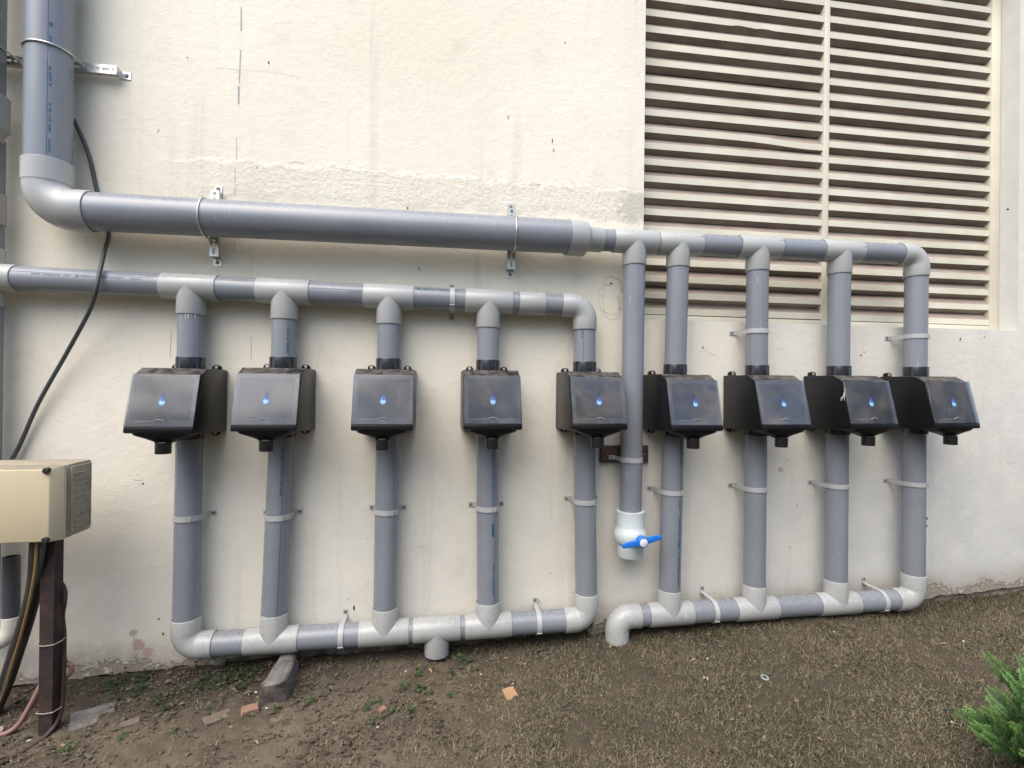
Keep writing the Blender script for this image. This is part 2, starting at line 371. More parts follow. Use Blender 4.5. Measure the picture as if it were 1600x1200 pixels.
def make_ground():
    xs = np.concatenate([[-40, -20, -10, -6, -4, -3], np.arange(-2.4, 4.2, 0.016), [4.6, 5.5, 7, 10, 20, 40]])
    ys = np.concatenate([[-60, -30, -15, -8, -5, -4, -3, -2.4, -2], np.arange(-1.7, 0.06, 0.016), [0.25]])
    X, Y = np.meshgrid(xs, ys); P = np.stack([X.ravel(), Y.ravel()], 1)
    z = np.interp(P[:, 0], GX, GZ) + 0.03 * np.clip(P[:, 1], -4, 0)
    near = (P[:, 0] > -2.5) & (P[:, 0] < 4.2) & (P[:, 1] > -1.75)
    idx = np.where(near)[0]; Q = P[idx]
    z[idx] += vnoise(Q, 3.0, 3) * 0.011 + vnoise(Q, 17, 4) * 0.011
    n, m_ = len(xs), len(ys)
    a = (np.arange(m_ - 1)[:, None] * n + np.arange(n - 1)[None, :]).ravel()
    F = np.stack([a, a + 1, a + n + 1, a + n], 1)
    me = bpy.data.meshes.new('ground'); me.from_pydata(np.column_stack([P, z]).tolist(), [], F.tolist())
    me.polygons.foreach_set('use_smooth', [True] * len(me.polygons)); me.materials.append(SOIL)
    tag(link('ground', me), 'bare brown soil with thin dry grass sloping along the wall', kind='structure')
make_ground()

# ------------------------------------------------------------------ building wall
wall = thing('building_wall', 'cream painted rendered building wall with peeling foot', 'wall', (0, 0, -1.2))
def make_wall():
    X0, X1, ZT, WX0, WX1, WZ0, WZ1, TH = -7.0, 8.0, 4.2, 1.0, 3.187, 0.333, 2.42, 0.30
    def zb(x): return gz(x, 0) + 0.032 + 0.020 * mnoise.fractal(V((x * 5, 3.1, 0)), .9, 2.1, 4) - (0.03 if x < -0.9 else 0) + .022 * max(0, 1 - abs(x - .1) / .85) ** .5
    xs = sorted(set([X0, -4, -2.6, X1, 5.2, 6.5, WX0, WX1] + [round(-2.0 + 0.012 * i, 4) for i in range(484)]))
    xs = [x for x in xs if not (abs(x - WX0) < 0.005 and x != WX0) and not (abs(x - WX1) < 0.005 and x != WX1)]
    mb = MB()
    for i in range(len(xs) - 1):
        a, b = xs[i], xs[i + 1]; za, zb_ = zb(a), zb(b)
        q = [(a, 0, za), (b, 0, zb_), (b, 0, WZ0), (a, 0, WZ0), (a, .035, za + .004), (b, .035, zb_ + .004)]
        mb.add(q, [(0, 1, 2, 3), (4, 5, 1, 0)])
    mb.add([(X0, 0, WZ0), (WX0, 0, WZ0), (WX0, 0, ZT), (X0, 0, ZT)], [(0, 1, 2, 3)])
    mb.add([(WX1, 0, WZ0), (X1, 0, WZ0), (X1, 0, ZT), (WX1, 0, ZT)], [(0, 1, 2, 3)])
    mb.add([(WX0, 0, WZ1), (WX1, 0, WZ1), (WX1, 0, ZT), (WX0, 0, ZT)], [(0, 1, 2, 3)])
    mb.add([(X0, 0, ZT), (X1, 0, ZT), (X1, TH, ZT), (X0, TH, ZT)], [(0, 1, 2, 3)])
    mb.add([(X0, TH, -1.6), (X1, TH, -1.6), (X1, TH, ZT), (X0, TH, ZT)], [(3, 2, 1, 0)])
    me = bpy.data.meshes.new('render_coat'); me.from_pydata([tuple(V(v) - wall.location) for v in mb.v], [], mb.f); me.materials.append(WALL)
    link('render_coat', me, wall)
    r = MB()
    r.add([(WX0, 0, WZ0), (WX1, 0, WZ0), (WX1, TH, WZ0), (WX0, TH, WZ0)], [(3, 2, 1, 0)])
    r.add([(WX1, 0, WZ0), (WX1, 0, WZ1), (WX1, TH, WZ1), (WX1, TH, WZ0)], [(0, 1, 2, 3)])
    r.add([(WX0, 0, WZ0), (WX0, 0, WZ1), (WX0, TH, WZ1), (WX0, TH, WZ0)], [(3, 2, 1, 0)])
    r.add([(WX0, 0, WZ1), (WX1, 0, WZ1), (WX1, TH, WZ1), (WX0, TH, WZ1)], [(0, 1, 2, 3)])
    r.build('window_reveal', REVEAL, wall, smooth=False)
    # bare footing set back behind the render
    fx = np.arange(-2.2, 4.01, 0.02); fz = np.linspace(-1.5, -1.02, 25); f = MB(); vs = []; fs = []
    for z in fz:
        for x in fx: vs.append((x, 0.016 + 0.012 * mnoise.fractal(V((x * 11, z * 14, 5)), .9, 2.1, 4), z))
    n = len(fx)
    for j in range(len(fz) - 1):
        for i in range(n - 1): fs.append((j * n + i, j * n + i + 1, (j + 1) * n + i + 1, (j + 1) * n + i))
    f.add(vs, fs).build('footing', FOOT, wall, ang=80)
    # nail holes, chips and scrapes: shallow flat marks
    holes = [(-.752, 1.417, 5, 9), (-.795, .948, 3, 5), (-.141, .81, 5, 7), (.536, 1.174, 3, 14), (.543, 1.129, 3, 12), (.594, 1.651, 4, 5), (-1.171, -1.022, 5, 7), (-1.153, -1.087, 6, 8),
             (-.086, .532, 3, 12), (.837, .501, 7, 7), (1.319, .199, 4, 10), (3.116, 1.003, 8, 6), (2.816, .277, 5, 11), (2.971, .295, 4, 4), (2.21, .178, 6, 6), (2.229, .195, 4, 4),
             (1.847, -.606, 3, 11), (1.81, -.819, 2, 7), (-.359, -1.018, 5, 18), (-1.299, -1.223, 7, 9), (-1.326, -1.262, 8, 10), (-.301, -.707, 3, 4), (-.388, -.976, 3, 4), (2.618, -.693, 8, 10), (2.619, -.734, 7, 7),
             (-1.085, 1.405, 4, 2), (.42, .15, 2, 3), (.05, .181, 2, 2), (-.06, -.75, 3, 3), (.55, -.9, 4, 3), (-.55, -.62, 2, 2), (-1.24, -.44, 5, 5), (-1.26, -.40, 3, 2), (1.75, .2, 3, 2)]
    h = MB()
    for x, z, w, hh in holes:
        w *= .75; hh *= .8
        n = 9; ph = random.random() * 6
        pts = [(x + w * .001 * math.cos(2 * math.pi * k / n + ph) * random.uniform(.6, 1.2), -0.0015, z + hh * .001 * math.sin(2 * math.pi * k / n + ph) * random.uniform(.7, 1.2)) for k in range(n)]
        back = [(px, 0.004, pz) for px, _, pz in pts]
        h.add(pts + back, [tuple(range(n))] + [(i, (i + 1) % n, n + (i + 1) % n, n + i) for i in range(n)])
    o = h.build('wall_chips', simple('dark_nail_hole', (0.075, 0.055, 0.04), 0.9, 0, 0.4, 90), wall, smooth=False); o['kind'] = 'stuff'
    ch = MB()
    for x, z, w, hh in [(.32, 1.27, 5, 9), (1.755, -.416, 17, 15), (.49, -1.03, 13, 11), (.73, -1.02, 5, 3), (.70, -1.0, 5, 3), (1.60, -.64, 6, 8), (1.79, -.37, 6, 5), (2.02, -1.0, 4, 12)]:
        n = 11; ph = random.random() * 6
        pts = [(x + w * .001 * math.cos(2 * math.pi * k / n + ph) * random.uniform(.6, 1.2), -0.002, z + hh * .001 * math.sin(2 * math.pi * k / n + ph) * random.uniform(.7, 1.2)) for k in range(n)]
        back = [(px, 0.004, pz) for px, _, pz in pts]
        ch.add(pts + back, [tuple(range(n))] + [(i, (i + 1) % n, n + (i + 1) % n, n + i) for i in range(n)])
    o = ch.build('paint_chips', simple('bare_plaster_chip', (.52, .47, .39), .9, 0, .25, 90), wall, smooth=False); o['kind'] = 'stuff'
    pl = MB()
    def line(pts, w):
        for (xa, za), (xb, zb2) in zip(pts[:-1], pts[1:]):
            d = V((xb - xa, 0, zb2 - za)).normalized(); nn = V((-d.z, 0, d.x)) * w / 2
            A, B = V((xa, -.0009, za)), V((xb, -.0009, zb2))
            pl.add([A - nn, B - nn, B + nn, A + nn], [(0, 1, 2, 3)])
    for a, b, w in [((-.869, 1.65), (-.868, 1.546), .005), ((-.869, 1.461), (-.8735, 1.314), .0045), ((-.8755, 1.30), (-.875, 1.221), .007), ((-.881, 1.074), (-.880, .976), .0022), ((-.885, .93), (-.886, .82), .002), ((-.885, .62), (-.885, .57), .002), ((-.81, .20), (-.81, .10), .002), ((-1.135, .22), (-1.14, .10), .002)]: line([a, b], w)
    line([(-.97, 1.372), (-.72, 1.376), (-.62, 1.365)], .0007); line([(-1.193, 1.085), (-1.20, 1.07)], .003); line([(2.02, -.56), (1.70, -.545)], .0007)
    o = pl.build('pencil_lines', simple('pencil_mark', (0.40, 0.42, 0.41), 0.8, 0, 0.5, 200), wall, smooth=False); o['kind'] = 'stuff'
    # crazed hairline cracks near the drain pipe
    pl = MB()
    rr = random.Random(4)
    for ph, sc in ((0, 1), (1.7, .8)):
        pts = [(.845 + sc * .072 * math.cos(a) * (1 + .35 * mnoise.noise(V((a * 1.9, ph, 0)))) + .006 * mnoise.noise(V((a * 9, ph, 1))), .43 + sc * .105 * math.sin(a) * (1 + .3 * mnoise.noise(V((a * 1.7, ph, 3)))) + .006 * mnoise.noise(V((a * 9, ph, 5)))) for a in [ph + 5.2 * k / 60 for k in range(60)]]
        line(pts, .0013)
    for s in range(12):
        an = rr.uniform(0, 6.28); x, z = .845 + .07 * math.cos(an), .43 + .10 * math.sin(an); pts = [(x, z)]; a2 = an + rr.uniform(1.5, 4)
        for k in range(4): a2 += rr.uniform(-.8, .8); x += .009 * math.cos(a2); z += .009 * math.sin(a2); pts.append((x, z))
        line(pts, .0013)
    for x, z, L in [(-.45, .972, 4), (-.66, .98, 5), (.42, .955, 5), (.60, .953, 4), (1.33, .185, 5), (-1.28, -.42, 3)]:
        pts = [(x, z)]; a2 = rr.uniform(-.3, .3)
        for k in range(L):
            a2 = a2 * .5 + rr.uniform(-.3, .3); x += .013 * math.cos(a2); z += .013 * math.sin(a2) - .001; pts.append((x, z))
        line(pts, .0013)
    o = pl.build('hairline_cracks', simple('crack_dark', (0.36, 0.31, 0.25), 0.9), wall, smooth=False); o['kind'] = 'stuff'
make_wall()

# ------------------------------------------------------------------ louvred window
win = thing('louvred_window', 'two-panel cream louvred window with brown dusty slats behind the right pipes', 'window', (2.09, 0.1, 0.333))
def make_window():
    Y0 = 0.10; pitch = 0.0853; z0 = 0.372; n = 24; ZT = 2.418
    mb = MB(); mb.box(2.060, 2.093, Y0 - .004, Y0 + .075, .335, ZT); mb.build('mullion', LOUV, win, bevel=.002)
    mb = MB(); mb.box(3.124, 3.185, Y0 - .004, Y0 + .075, .335, ZT); mb.build('side_frame', LOUV, win, bevel=.003)
    mb = MB(); mb.box(1.002, 2.059, Y0 - .002, Y0 + .07, .3345, z0 - .003); mb.box(2.094, 3.123, Y0 - .002, Y0 + .07, .3345, z0 - .003)
    mb.build('bottom_rail', LOUV, win, bevel=.002)
    mb = MB(); mb.box(1.002, 3.185, Y0 + .08, Y0 + .09, .335, ZT); mb.build('back_board', simple('dark_interior', (0.03, 0.027, 0.024), 0.9), win, smooth=False)
    h = .0325; g = pitch - h
    poly = [(0, 0), (0, h), (.032, h + g * .60), (.050, h + g * .60), (.050, -g * .35), (.032, -g * .36)]
    def slat_mesh(L, name, sag=False, nick=0):
        nx = 14 if sag else (30 if nick else 2); vs = []; fs = []; m6 = len(poly)
        rr = random.Random(nick + 3)
        for i in range(nx):
            t = i / (nx - 1); dz = -0.016 * math.exp(-((t - .93) / .22) ** 2) if sag else 0
            for j, (u, w) in enumerate(poly):
                cut = 0
                if nick and j == 0 and .5 < t < .72 and rr.random() < .5: cut = rr.uniform(.001, .006)
                vs.append((t * L, u, w + (dz if j < 2 else dz * .3) + cut))
        for i in range(nx - 1):
            for j in range(m6): k = (j + 1) % m6; fs.append((i * m6 + j, i * m6 + k, (i + 1) * m6 + k, (i + 1) * m6 + j))
        fs.append(tuple(range(m6))); fs.append(tuple((nx - 1) * m6 + j for j in range(m6 - 1, -1, -1)))
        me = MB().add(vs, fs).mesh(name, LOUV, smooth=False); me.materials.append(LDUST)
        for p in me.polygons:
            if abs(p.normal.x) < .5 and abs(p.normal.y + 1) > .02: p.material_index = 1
        return me
    LA, LB = 2.0585 - 1.003, 3.1225 - 2.0945
    mA, mB_, mS, mN = slat_mesh(LA, 'slat'), slat_mesh(LB, 'slat'), slat_mesh(LA, 'slat', True), slat_mesh(LA, 'slat', False, 5)
    rr = random.Random(2)
    for k in range(n):
        z = z0 + pitch * k
        if z + h + g * .55 > ZT: break
        me = mS if k == 11 else (mN if k == 18 else mA)
        o = link('slat', me, win, (1.003 - 2.09, rr.uniform(-.003, .003), z - .333 + rr.uniform(-.002, .002))); o.rotation_euler.y = rr.uniform(-.0025, .0025)
        o = link('slat', mB_, win, (2.0945 - 2.09, rr.uniform(-.003, .003), z - .333 + rr.uniform(-.002, .002))); o.rotation_euler.y = rr.uniform(-.0025, .0025)
make_window()

# ------------------------------------------------------------------ pipe parts
RP, RF, RB = 0.0505, 0.0550, 0.0755
def pipe(parent, p0, p1, r=RP, mat=GREY, cap=False, name='pipe'):
    d = V(p1) - V(p0)
    return MB().rev(p0, d, [(0, r), (d.length, r)], 40, cap, cap).build(name, mat, parent)
def sleeve(mb, c, d, L, r=RF, lip=RP):
    """a socket from c along d, closed by a rounded rim down to the pipe"""
    mb.rev(c, d, [(0, r - .0012), (0, r), (L - .003, r), (L - .0008, r - .0008), (L, r - .0020), (L - .0006, lip + .0013), (L - .014, lip + .0012)], 40)
def tee(parent, c, axis, down=True, half=.108, blen=.115, bdir=None):
    mb = MB(); a = V(axis).normalized()
    sleeve(mb, c, a, half); sleeve(mb, c, -a, half)
    b = V(bdir) if bdir else V((0, 0, -1 if down else 1)); sleeve(mb, c, b, blen)
    return mb.build('tee', PALE, parent)
def elbow(parent, c, da, db, la=.115, lb=.115, r=RF, lip=RP, bend=.062, open_b=False, name='elbow'):
    da, db = V(da).normalized(), V(db).normalized(); c = V(c); mb = MB()
    pts = []; ctr = c + (da + db) * bend
    for k in range(13):
        t = math.pi / 2 * k / 12
        pts.append(ctr - db * bend * math.cos(t) - da * bend * math.sin(t))
    mb.sweep(pts, r, 40, False)
    sleeve(mb, c + da * (bend - .005), da, la - bend + .005, r + .0008, lip)
    if open_b: mb.rev(c + db * (bend - .005), db, [(0, r), (0, r + .0008), (lb - bend + .004, r + .0008), (lb - bend + .006, r - .0008), (lb - bend + .005, r - .004), (lb - bend - .07, r - .005)], 40, False, True)
    else: sleeve(mb, c + db * (bend - .005), db, lb - bend + .005, r + .0008, lip)
    return mb.build(name, PALE, parent)
def ring(parent, c, d, L, r=RF, name='coupling'):
    mb = MB(); c = V(c); d = V(d).normalized(); sleeve(mb, c, d, L / 2, r, r - .0045); sleeve(mb, c, -d, L / 2, r, r - .0045)
    return mb.build(name, PALE, parent)

# printed ink on the pipes: a line, tiny dashes of unreadable small type and the maker's word
FC = {}
def word_mesh(txt, h):
    if txt not in FC:
        cu = bpy.data.curves.new('w', 'FONT'); cu.body = txt; cu.size = 1; cu.shear = .2
        o = bpy.data.objects.new('w', cu); COL.objects.link(o); dg = bpy.context.evaluated_depsgraph_get()
        me = o.evaluated_get(dg).to_mesh(); vs = [tuple(v.co) for v in me.vertices]; fs = [tuple(p.vertices) for p in me.polygons]
        bpy.data.objects.remove(o); FC[txt] = (vs, fs)
    vs, fs = FC[txt]; return [(x * h / .72, y * h / .72) for x, y, _ in vs], fs
def pipe_print(pp, p0, d, up, ang, r, items, flip=1, mat=None):
    """items: ('line', s0, s1) | ('type', s0, s1) | ('word', s0, text, h) | ('box', s0, s1); s along the pipe"""
    p0, d, up = V(p0), V(d).normalized(), V(up).normalized(); side = d.cross(up) * flip; mb = MB(); rr = random.Random(int(ang * 1000) + len(items))
    def at(s, v):
        a = ang + v / r; return p0 + d * s + (side * math.cos(a) + up * math.sin(a)) * (r + .0006)
    def quad(s0, s1, v0, v1, n=1):
        for i in range(n):
            a, b = s0 + (s1 - s0) * i / n, s0 + (s1 - s0) * (i + 1) / n
            mb.add([at(a, v0), at(b, v0), at(b, v1), at(a, v1)], [(0, 1, 2, 3)])
    for it in items:
        if it[0] == 'line': quad(it[1], it[2], .0065, .0083)
        elif it[0] == 'box': quad(it[1], it[2], -.006, .004)
        elif it[0] == 'type':
            s = it[1]
            while s < it[2]:
                w = rr.uniform(.003, .011); quad(s, s + w, rr.uniform(-.0042, -.002), rr.uniform(.0012, .0038)); s += w + rr.choice([.0016, .002, .0022, .009])
        else:
            vs, fs = word_mesh(it[2], it[3]); mb.add([at(it[1] + x, y - .004) for x, y in vs], fs)
    o = link('print_mark', mb.mesh('print_mark', mat or INK, origin(pp), smooth=False), pp); return o

# ------------------------------------------------------------------ left supply header
hd = thing('supply_header', 'grey pipe header with four tees and a bend feeding the left five filters', 'pipework', (-.5, -.075, .39))
def hz(x): return .3985 - .0137 * (x + 1.1)
HA = V((1, 0, -.0137)).normalized()
def H(x): return V((x, -.075, hz(x)))
XL = [-1.024, -.652, -.2115, .230, .684]
tee(hd, H(-1.78), HA, half=.112, bdir=(0, 0, 1)); 
MB().rev(H(-1.78), (0, 0, -1), [(0, RF), (.115, RF), (.115, RP)], 40).build('socket', PALE, hd)
segs = [(-1.70, -1.11), (-.93, -.74), (-.56, -.30), (-.12, .135), (.32, .58)]
pp = [pipe(hd, H(a), H(b)) for a, b in segs]
for x, blen in zip(XL[:4], (.118, .122, .124, .122)): tee(hd, H(x), HA, True, .108, blen, (-.001, 0, -1))
ring(hd, H(.428), HA, .120)
elbow(hd, (.684, -.075, hz(.684)), -HA, (0, 0, -1), .115, .112)
up = []
for x, dx in zip(XL, (0, -.002, 0, 0, .002)): up.append(pipe(hd, (x, -.075, .30), (x + dx, -.075, .08)))
pipe(hd, (-1.78, -.075, .30), (-1.78, -.075, -1.05))
pipe(hd, (-1.78, -.075, .45), (-1.78, -.075, .96)); 
MB().rev((-1.78, -.105, .94), (0, 0, 1), [(0, RP), (0, .06), (.03, .064), (.05, .080), (.18, .080), (.183, .0755)], 40).build('reducer', PALE, hd)
pipe(hd, (-1.78, -.12, 1.10), (-1.78, -.12, 3.4), RB, GREY)
MB().rev((-1.78, -.075, .62), (0, 0, 1), [(0, RP), (0, RF), (.12, RF), (.12, RP)], 40).build('coupling', PALE, hd)
Z3 = (0, 0, 1)
pipe_print(pp[0], H(-1.62), HA, Z3, .30, RP, [('line', -.07, .47), ('type', .03, .17), ('box', .187, .199), ('type', .205, .37), ('word', .385, 'Supreme', .0085)])
pipe_print(pp[2], H(-.54), HA, Z3, .12, RP, [('line', 0, .22), ('word', .155, 'Supreme', .0085), ('type', .20, .215)])
pipe_print(pp[3], H(-.10), HA, Z3, .75, RP, [('line', 0, .23), ('type', .01, .12), ('word', .125, 'Supreme', .008)])
pipe_print(up[1], (-.652, -.075, .27), (0, 0, -1), (1, 0, 0), .55, RP, [('line', 0, .16), ('type', .01, .15)])
pipe_print(up[4], (.684, -.075, .26), (0, 0, -1), (1, 0, 0), -.52, RP, [('line', 0, .15), ('type', 0, .03)])

# ------------------------------------------------------------------ main downpipe, right header and drain drop
mp = thing('main_rainwater_pipe', 'thick grey rainwater pipe turning along the wall into the right header and drain', 'pipework', (-.3, -.12, .68))
YM = -.12; XV = -1.537; ZM = .678
vp = pipe(mp, (XV, YM, .84), (XV - .004, YM, 3.4), RB)
pipe_print(vp, (XV, YM, .87), (0, 0, 1), (-1, 0, 0), -.62, RB, [('line', 0, .9), ('word', .01, 'Supreme', .011), ('type', .09, .20), ('type', .27, .34), ('type', .42, .46), ('box', .50, .515)])
elbow(mp, (XV, YM, ZM), (0, 0, 1), (1, 0, 0), .185, .165, .0805, .0755, .098)
MB().rev((XV, YM, .775), (0, 0, 1), [(0, .0805), (.001, .0825), (.086, .0825), (.088, .0755)], 48).build('socket', PALE, mp)
pipe(mp, (-1.39, YM, ZM), (.59, YM, ZM + .004), RB)
MB().rev((.582, YM + .004, ZM + .003), (1, .1, 0), [(0, .0755), (0, .081), (.076, .081), (.086, .078), (.098, .061), (.106, .0570), (.168, .0565), (.170, .0555), (.170, RP)], 48).build('reducer', PALE, mp)
YR = -.10
def rz(x): return .680 + .0067 * (x - .6)
RA = V((1, 0, .0067)).normalized()
def RH(x): return V((x, YR, rz(x)))
XR = [.912, 1.128, 1.545, 1.9905, 2.433]
for a, b in ((.74, .82), (1.0, 1.04), (1.22, 1.45), (1.63, 1.90), (2.08, 2.35)): pipe(mp, RH(a), RH(b))
tee(mp, RH(.915), RA, True, .108, .114, (-.004, 0, -1)); tee(mp, RH(1.134), RA, True, .108, .116, (-.013, 0, -1))
tee(mp, RH(1.545), RA, True, .108, .118, (.0, 0, -1)); tee(mp, RH(1.992), RA, True, .108, .116, (.0, 0, -1))
elbow(mp, (2.434, YR, rz(2.434)), -RA, (0, 0, -1), .107, .114)
pipe(mp, (.9145, YR, .58), (.909, YR, -.60))
for x0, x1 in ((1.1325, 1.124), (1.545, 1.546), (1.992, 1.9905), (2.434, 2.433)): pipe(mp, (x0, YR, .58), (x1, YR, .08))

for x in (1.232, 1.43, 1.645, 2.09): pipe_print(mp, RH(x - .012), RA, Z3, .35 if x < 2 else .1, RF, [('line', 0, .026)], 1, RED)
dr = MB(); rr = random.Random(3)
for k in range(6):
    a = -1.57 + .25 + rr.uniform(-.25, .45); L = rr.uniform(.012, .035); c = V((-1.024 + (RP + .0004) * math.cos(a), -.075 + (RP + .0004) * math.sin(a), .284))
    dr.sweep([c, c - V((0, 0, L * .6)), c - V((0, 0, L))], [.0018, .0013, .0006], 5)
dr.build('glue_drips', simple('dried_glue', (.62, .62, .60), .4), hd)

# ------------------------------------------------------------------ collectors below the filters
cl = thing('collector_pipe', 'grey collector pipe with five risers below the left filters, near the ground', 'pipework', (-.2, -.075, -1.1))
def cz(x): return -1.108 + .0098 * (x + .93)
CA = V((1, 0, .0098)).normalized()
def C_(x): return V((x, -.075, cz(x)))
elbow(cl, (-1.029, -.075, cz(-1.029)), (0, 0, 1), CA, .120, .115)
for a, b in ((-.93, -.77), (-.59, -.30), (-.125, -.08), (.10, .15), (.33, .61)): pipe(cl, C_(a), C_(b))
tee(cl, C_(-.683), CA, False, .109, .118, (.03, 0, 1)); tee(cl, C_(-.2152), CA, False, .1075, .113, (.002, 0, 1))
tee(cl, C_(.0137), CA, True, .1045, .112); tee(cl, C_(.2435), CA, False, .106, .112, (-.012, 0, 1))
elbow(cl, (.706, -.075, cz(.706)), -CA, (0, 0, 1), .107, .124)
lo = []
for (xt, xb), ze in zip(((-1.024, -1.029), (-.655, -.682), (-.2115, -.215), (.231, .243), (.686, .706)), (-1.0, -1.0, -1.0, -1.0, -.98)):
    lo.append(pipe(cl, (xt, -.075, -.17), (xb, -.075, ze)))
for k, (x0, x1), a, its in ((1, (-.655, -.682), .35, [('line', 0, .78), ('type', .05, .25)]), (3, (.231, .243), .42, [('type', .02, .33), ('box', .40, .46), ('type', .58, .72), ('line', 0, .76)])):
    pipe_print(lo[k], (x0, -.075, -.22), V((x1 - x0, 0, -.83)), (1, 0, 0), a, RP, its)
cr = thing('collector_pipe', 'grey collector pipe with four risers below the right filters, ending in an open bend', 'pipework', (1.7, -.1, -1.08))
def ez(x): return -1.079 + .005 * (x - 1)
EA = V((1, 0, .005)).normalized()
def E_(x): return V((x, YR, ez(x)))
elbow(cr, (.849, YR, ez(.849)), EA, (0, 0, -1), .108, .112, open_b=True)
for a, b in ((.94, 1.02), (1.19, 1.45), (1.63, 1.90), (2.07, 2.34)): pipe(cr, E_(a), E_(b))
tee(cr, E_(1.1065), EA, False, .108, .118, (.012, 0, 1)); tee(cr, E_(1.546), EA, False, .108, .118, (0, 0, 1)); tee(cr, E_(1.990), EA, False, .108, .120, (0, 0, 1))
elbow(cr, (2.433, YR, ez(2.433)), -EA, (0, 0, 1), .115, .128)
lr = []
for (xt, xb) in ((1.119, 1.1075), (1.546, 1.546), (1.990, 1.990), (2.432, 2.433)): lr.append(pipe(cr, (xt, YR, -.17), (xb, YR, -.97)))
pipe_print(lr[0], (1.119, YR, -.25), V((-.009, 0, -.8)), (1, 0, 0), .30, RP, [('type', .0, .12), ('line', 0, .70), ('word', .28, 'Supreme', .0085), ('type', .36, .50), ('box', .48, .495), ('type', .52, .68)])

# ------------------------------------------------------------------ ball valve
vt = thing('ball_valve', 'white ball valve with blue lever handle ending the drain pipe', 'valve', (.909, YR, -.69))
xv = .909
MB().rev((xv, YR, -.795), (0, 0, 1), [(.07, .052), (0, .054), (0, .0595), (.003, .0610), (.055, .0610), (.062, .068), (.078, .0755), (.098, .0785), (.116, .0755), (.132, .066), (.142, .0625), (.205, .0655), (.211, .0655), (.213, .063), (.213, .0515), (.195, .051)], 48).build('valve_body', WHITEP, vt)
MB().rev((xv + .006, YR - .05, -.694), (.10, -1, -.04), [(0, .030), (.036, .028), (.038, .020), (.06, .020)], 28, False, True).build('stem', WHITEP, vt)
def handle():
    c = V((xv + .012, YR - .118, -.697)); mb = MB()
    f = V((.10, -1, -.04)).normalized(); mb.rev(c + f * -.024, f, [(0, .024), (.004, .0255), (.030, .0255), (.034, .023), (.034, .0195), (.032, .0195)], 28, True, True)
    for s in (-1, 1):
        d = V((s, 0, s * .20)).normalized(); pr = [(-.012, -.012), (-.012, .012), (.012, .009), (.012, -.009)]
        w = V((0, 0, 1)) - d * d.z; w.normalize()
        for a, b, ha, hb, ta, tb in ((.012, .090, .0135, .0085, .014, .010),):
            q = []
            for t, hh, tt in ((a, ha, ta), (b * .55, ha * .95, ta * .9), (b, hb * 1.25, tb), (b + .004, hb * .8, tb * .7)):
                o = c + d * t + f * (-.004 - .004 * (t / .09))
                q += [o + w * hh + f * tt * .5, o - w * hh + f * tt * .5, o - w * hh - f * tt * .5, o + w * hh - f * tt * .5]
            fs = [(3, 2, 1, 0), (12, 13, 14, 15)] + [(i * 4 + j, i * 4 + (j + 1) % 4, (i + 1) * 4 + (j + 1) % 4, (i + 1) * 4 + j) for i in range(3) for j in range(4)]
            mb.add(q, fs)
    h = mb.build('handle', BLUEP, vt, bevel=.0022)
    MB().rev(c + f * .0085, f, [(0, .0188), (.0025, .0188), (.0035, .017)], 28, False, True).build('handle_cap', WHITECAP, h)
handle()

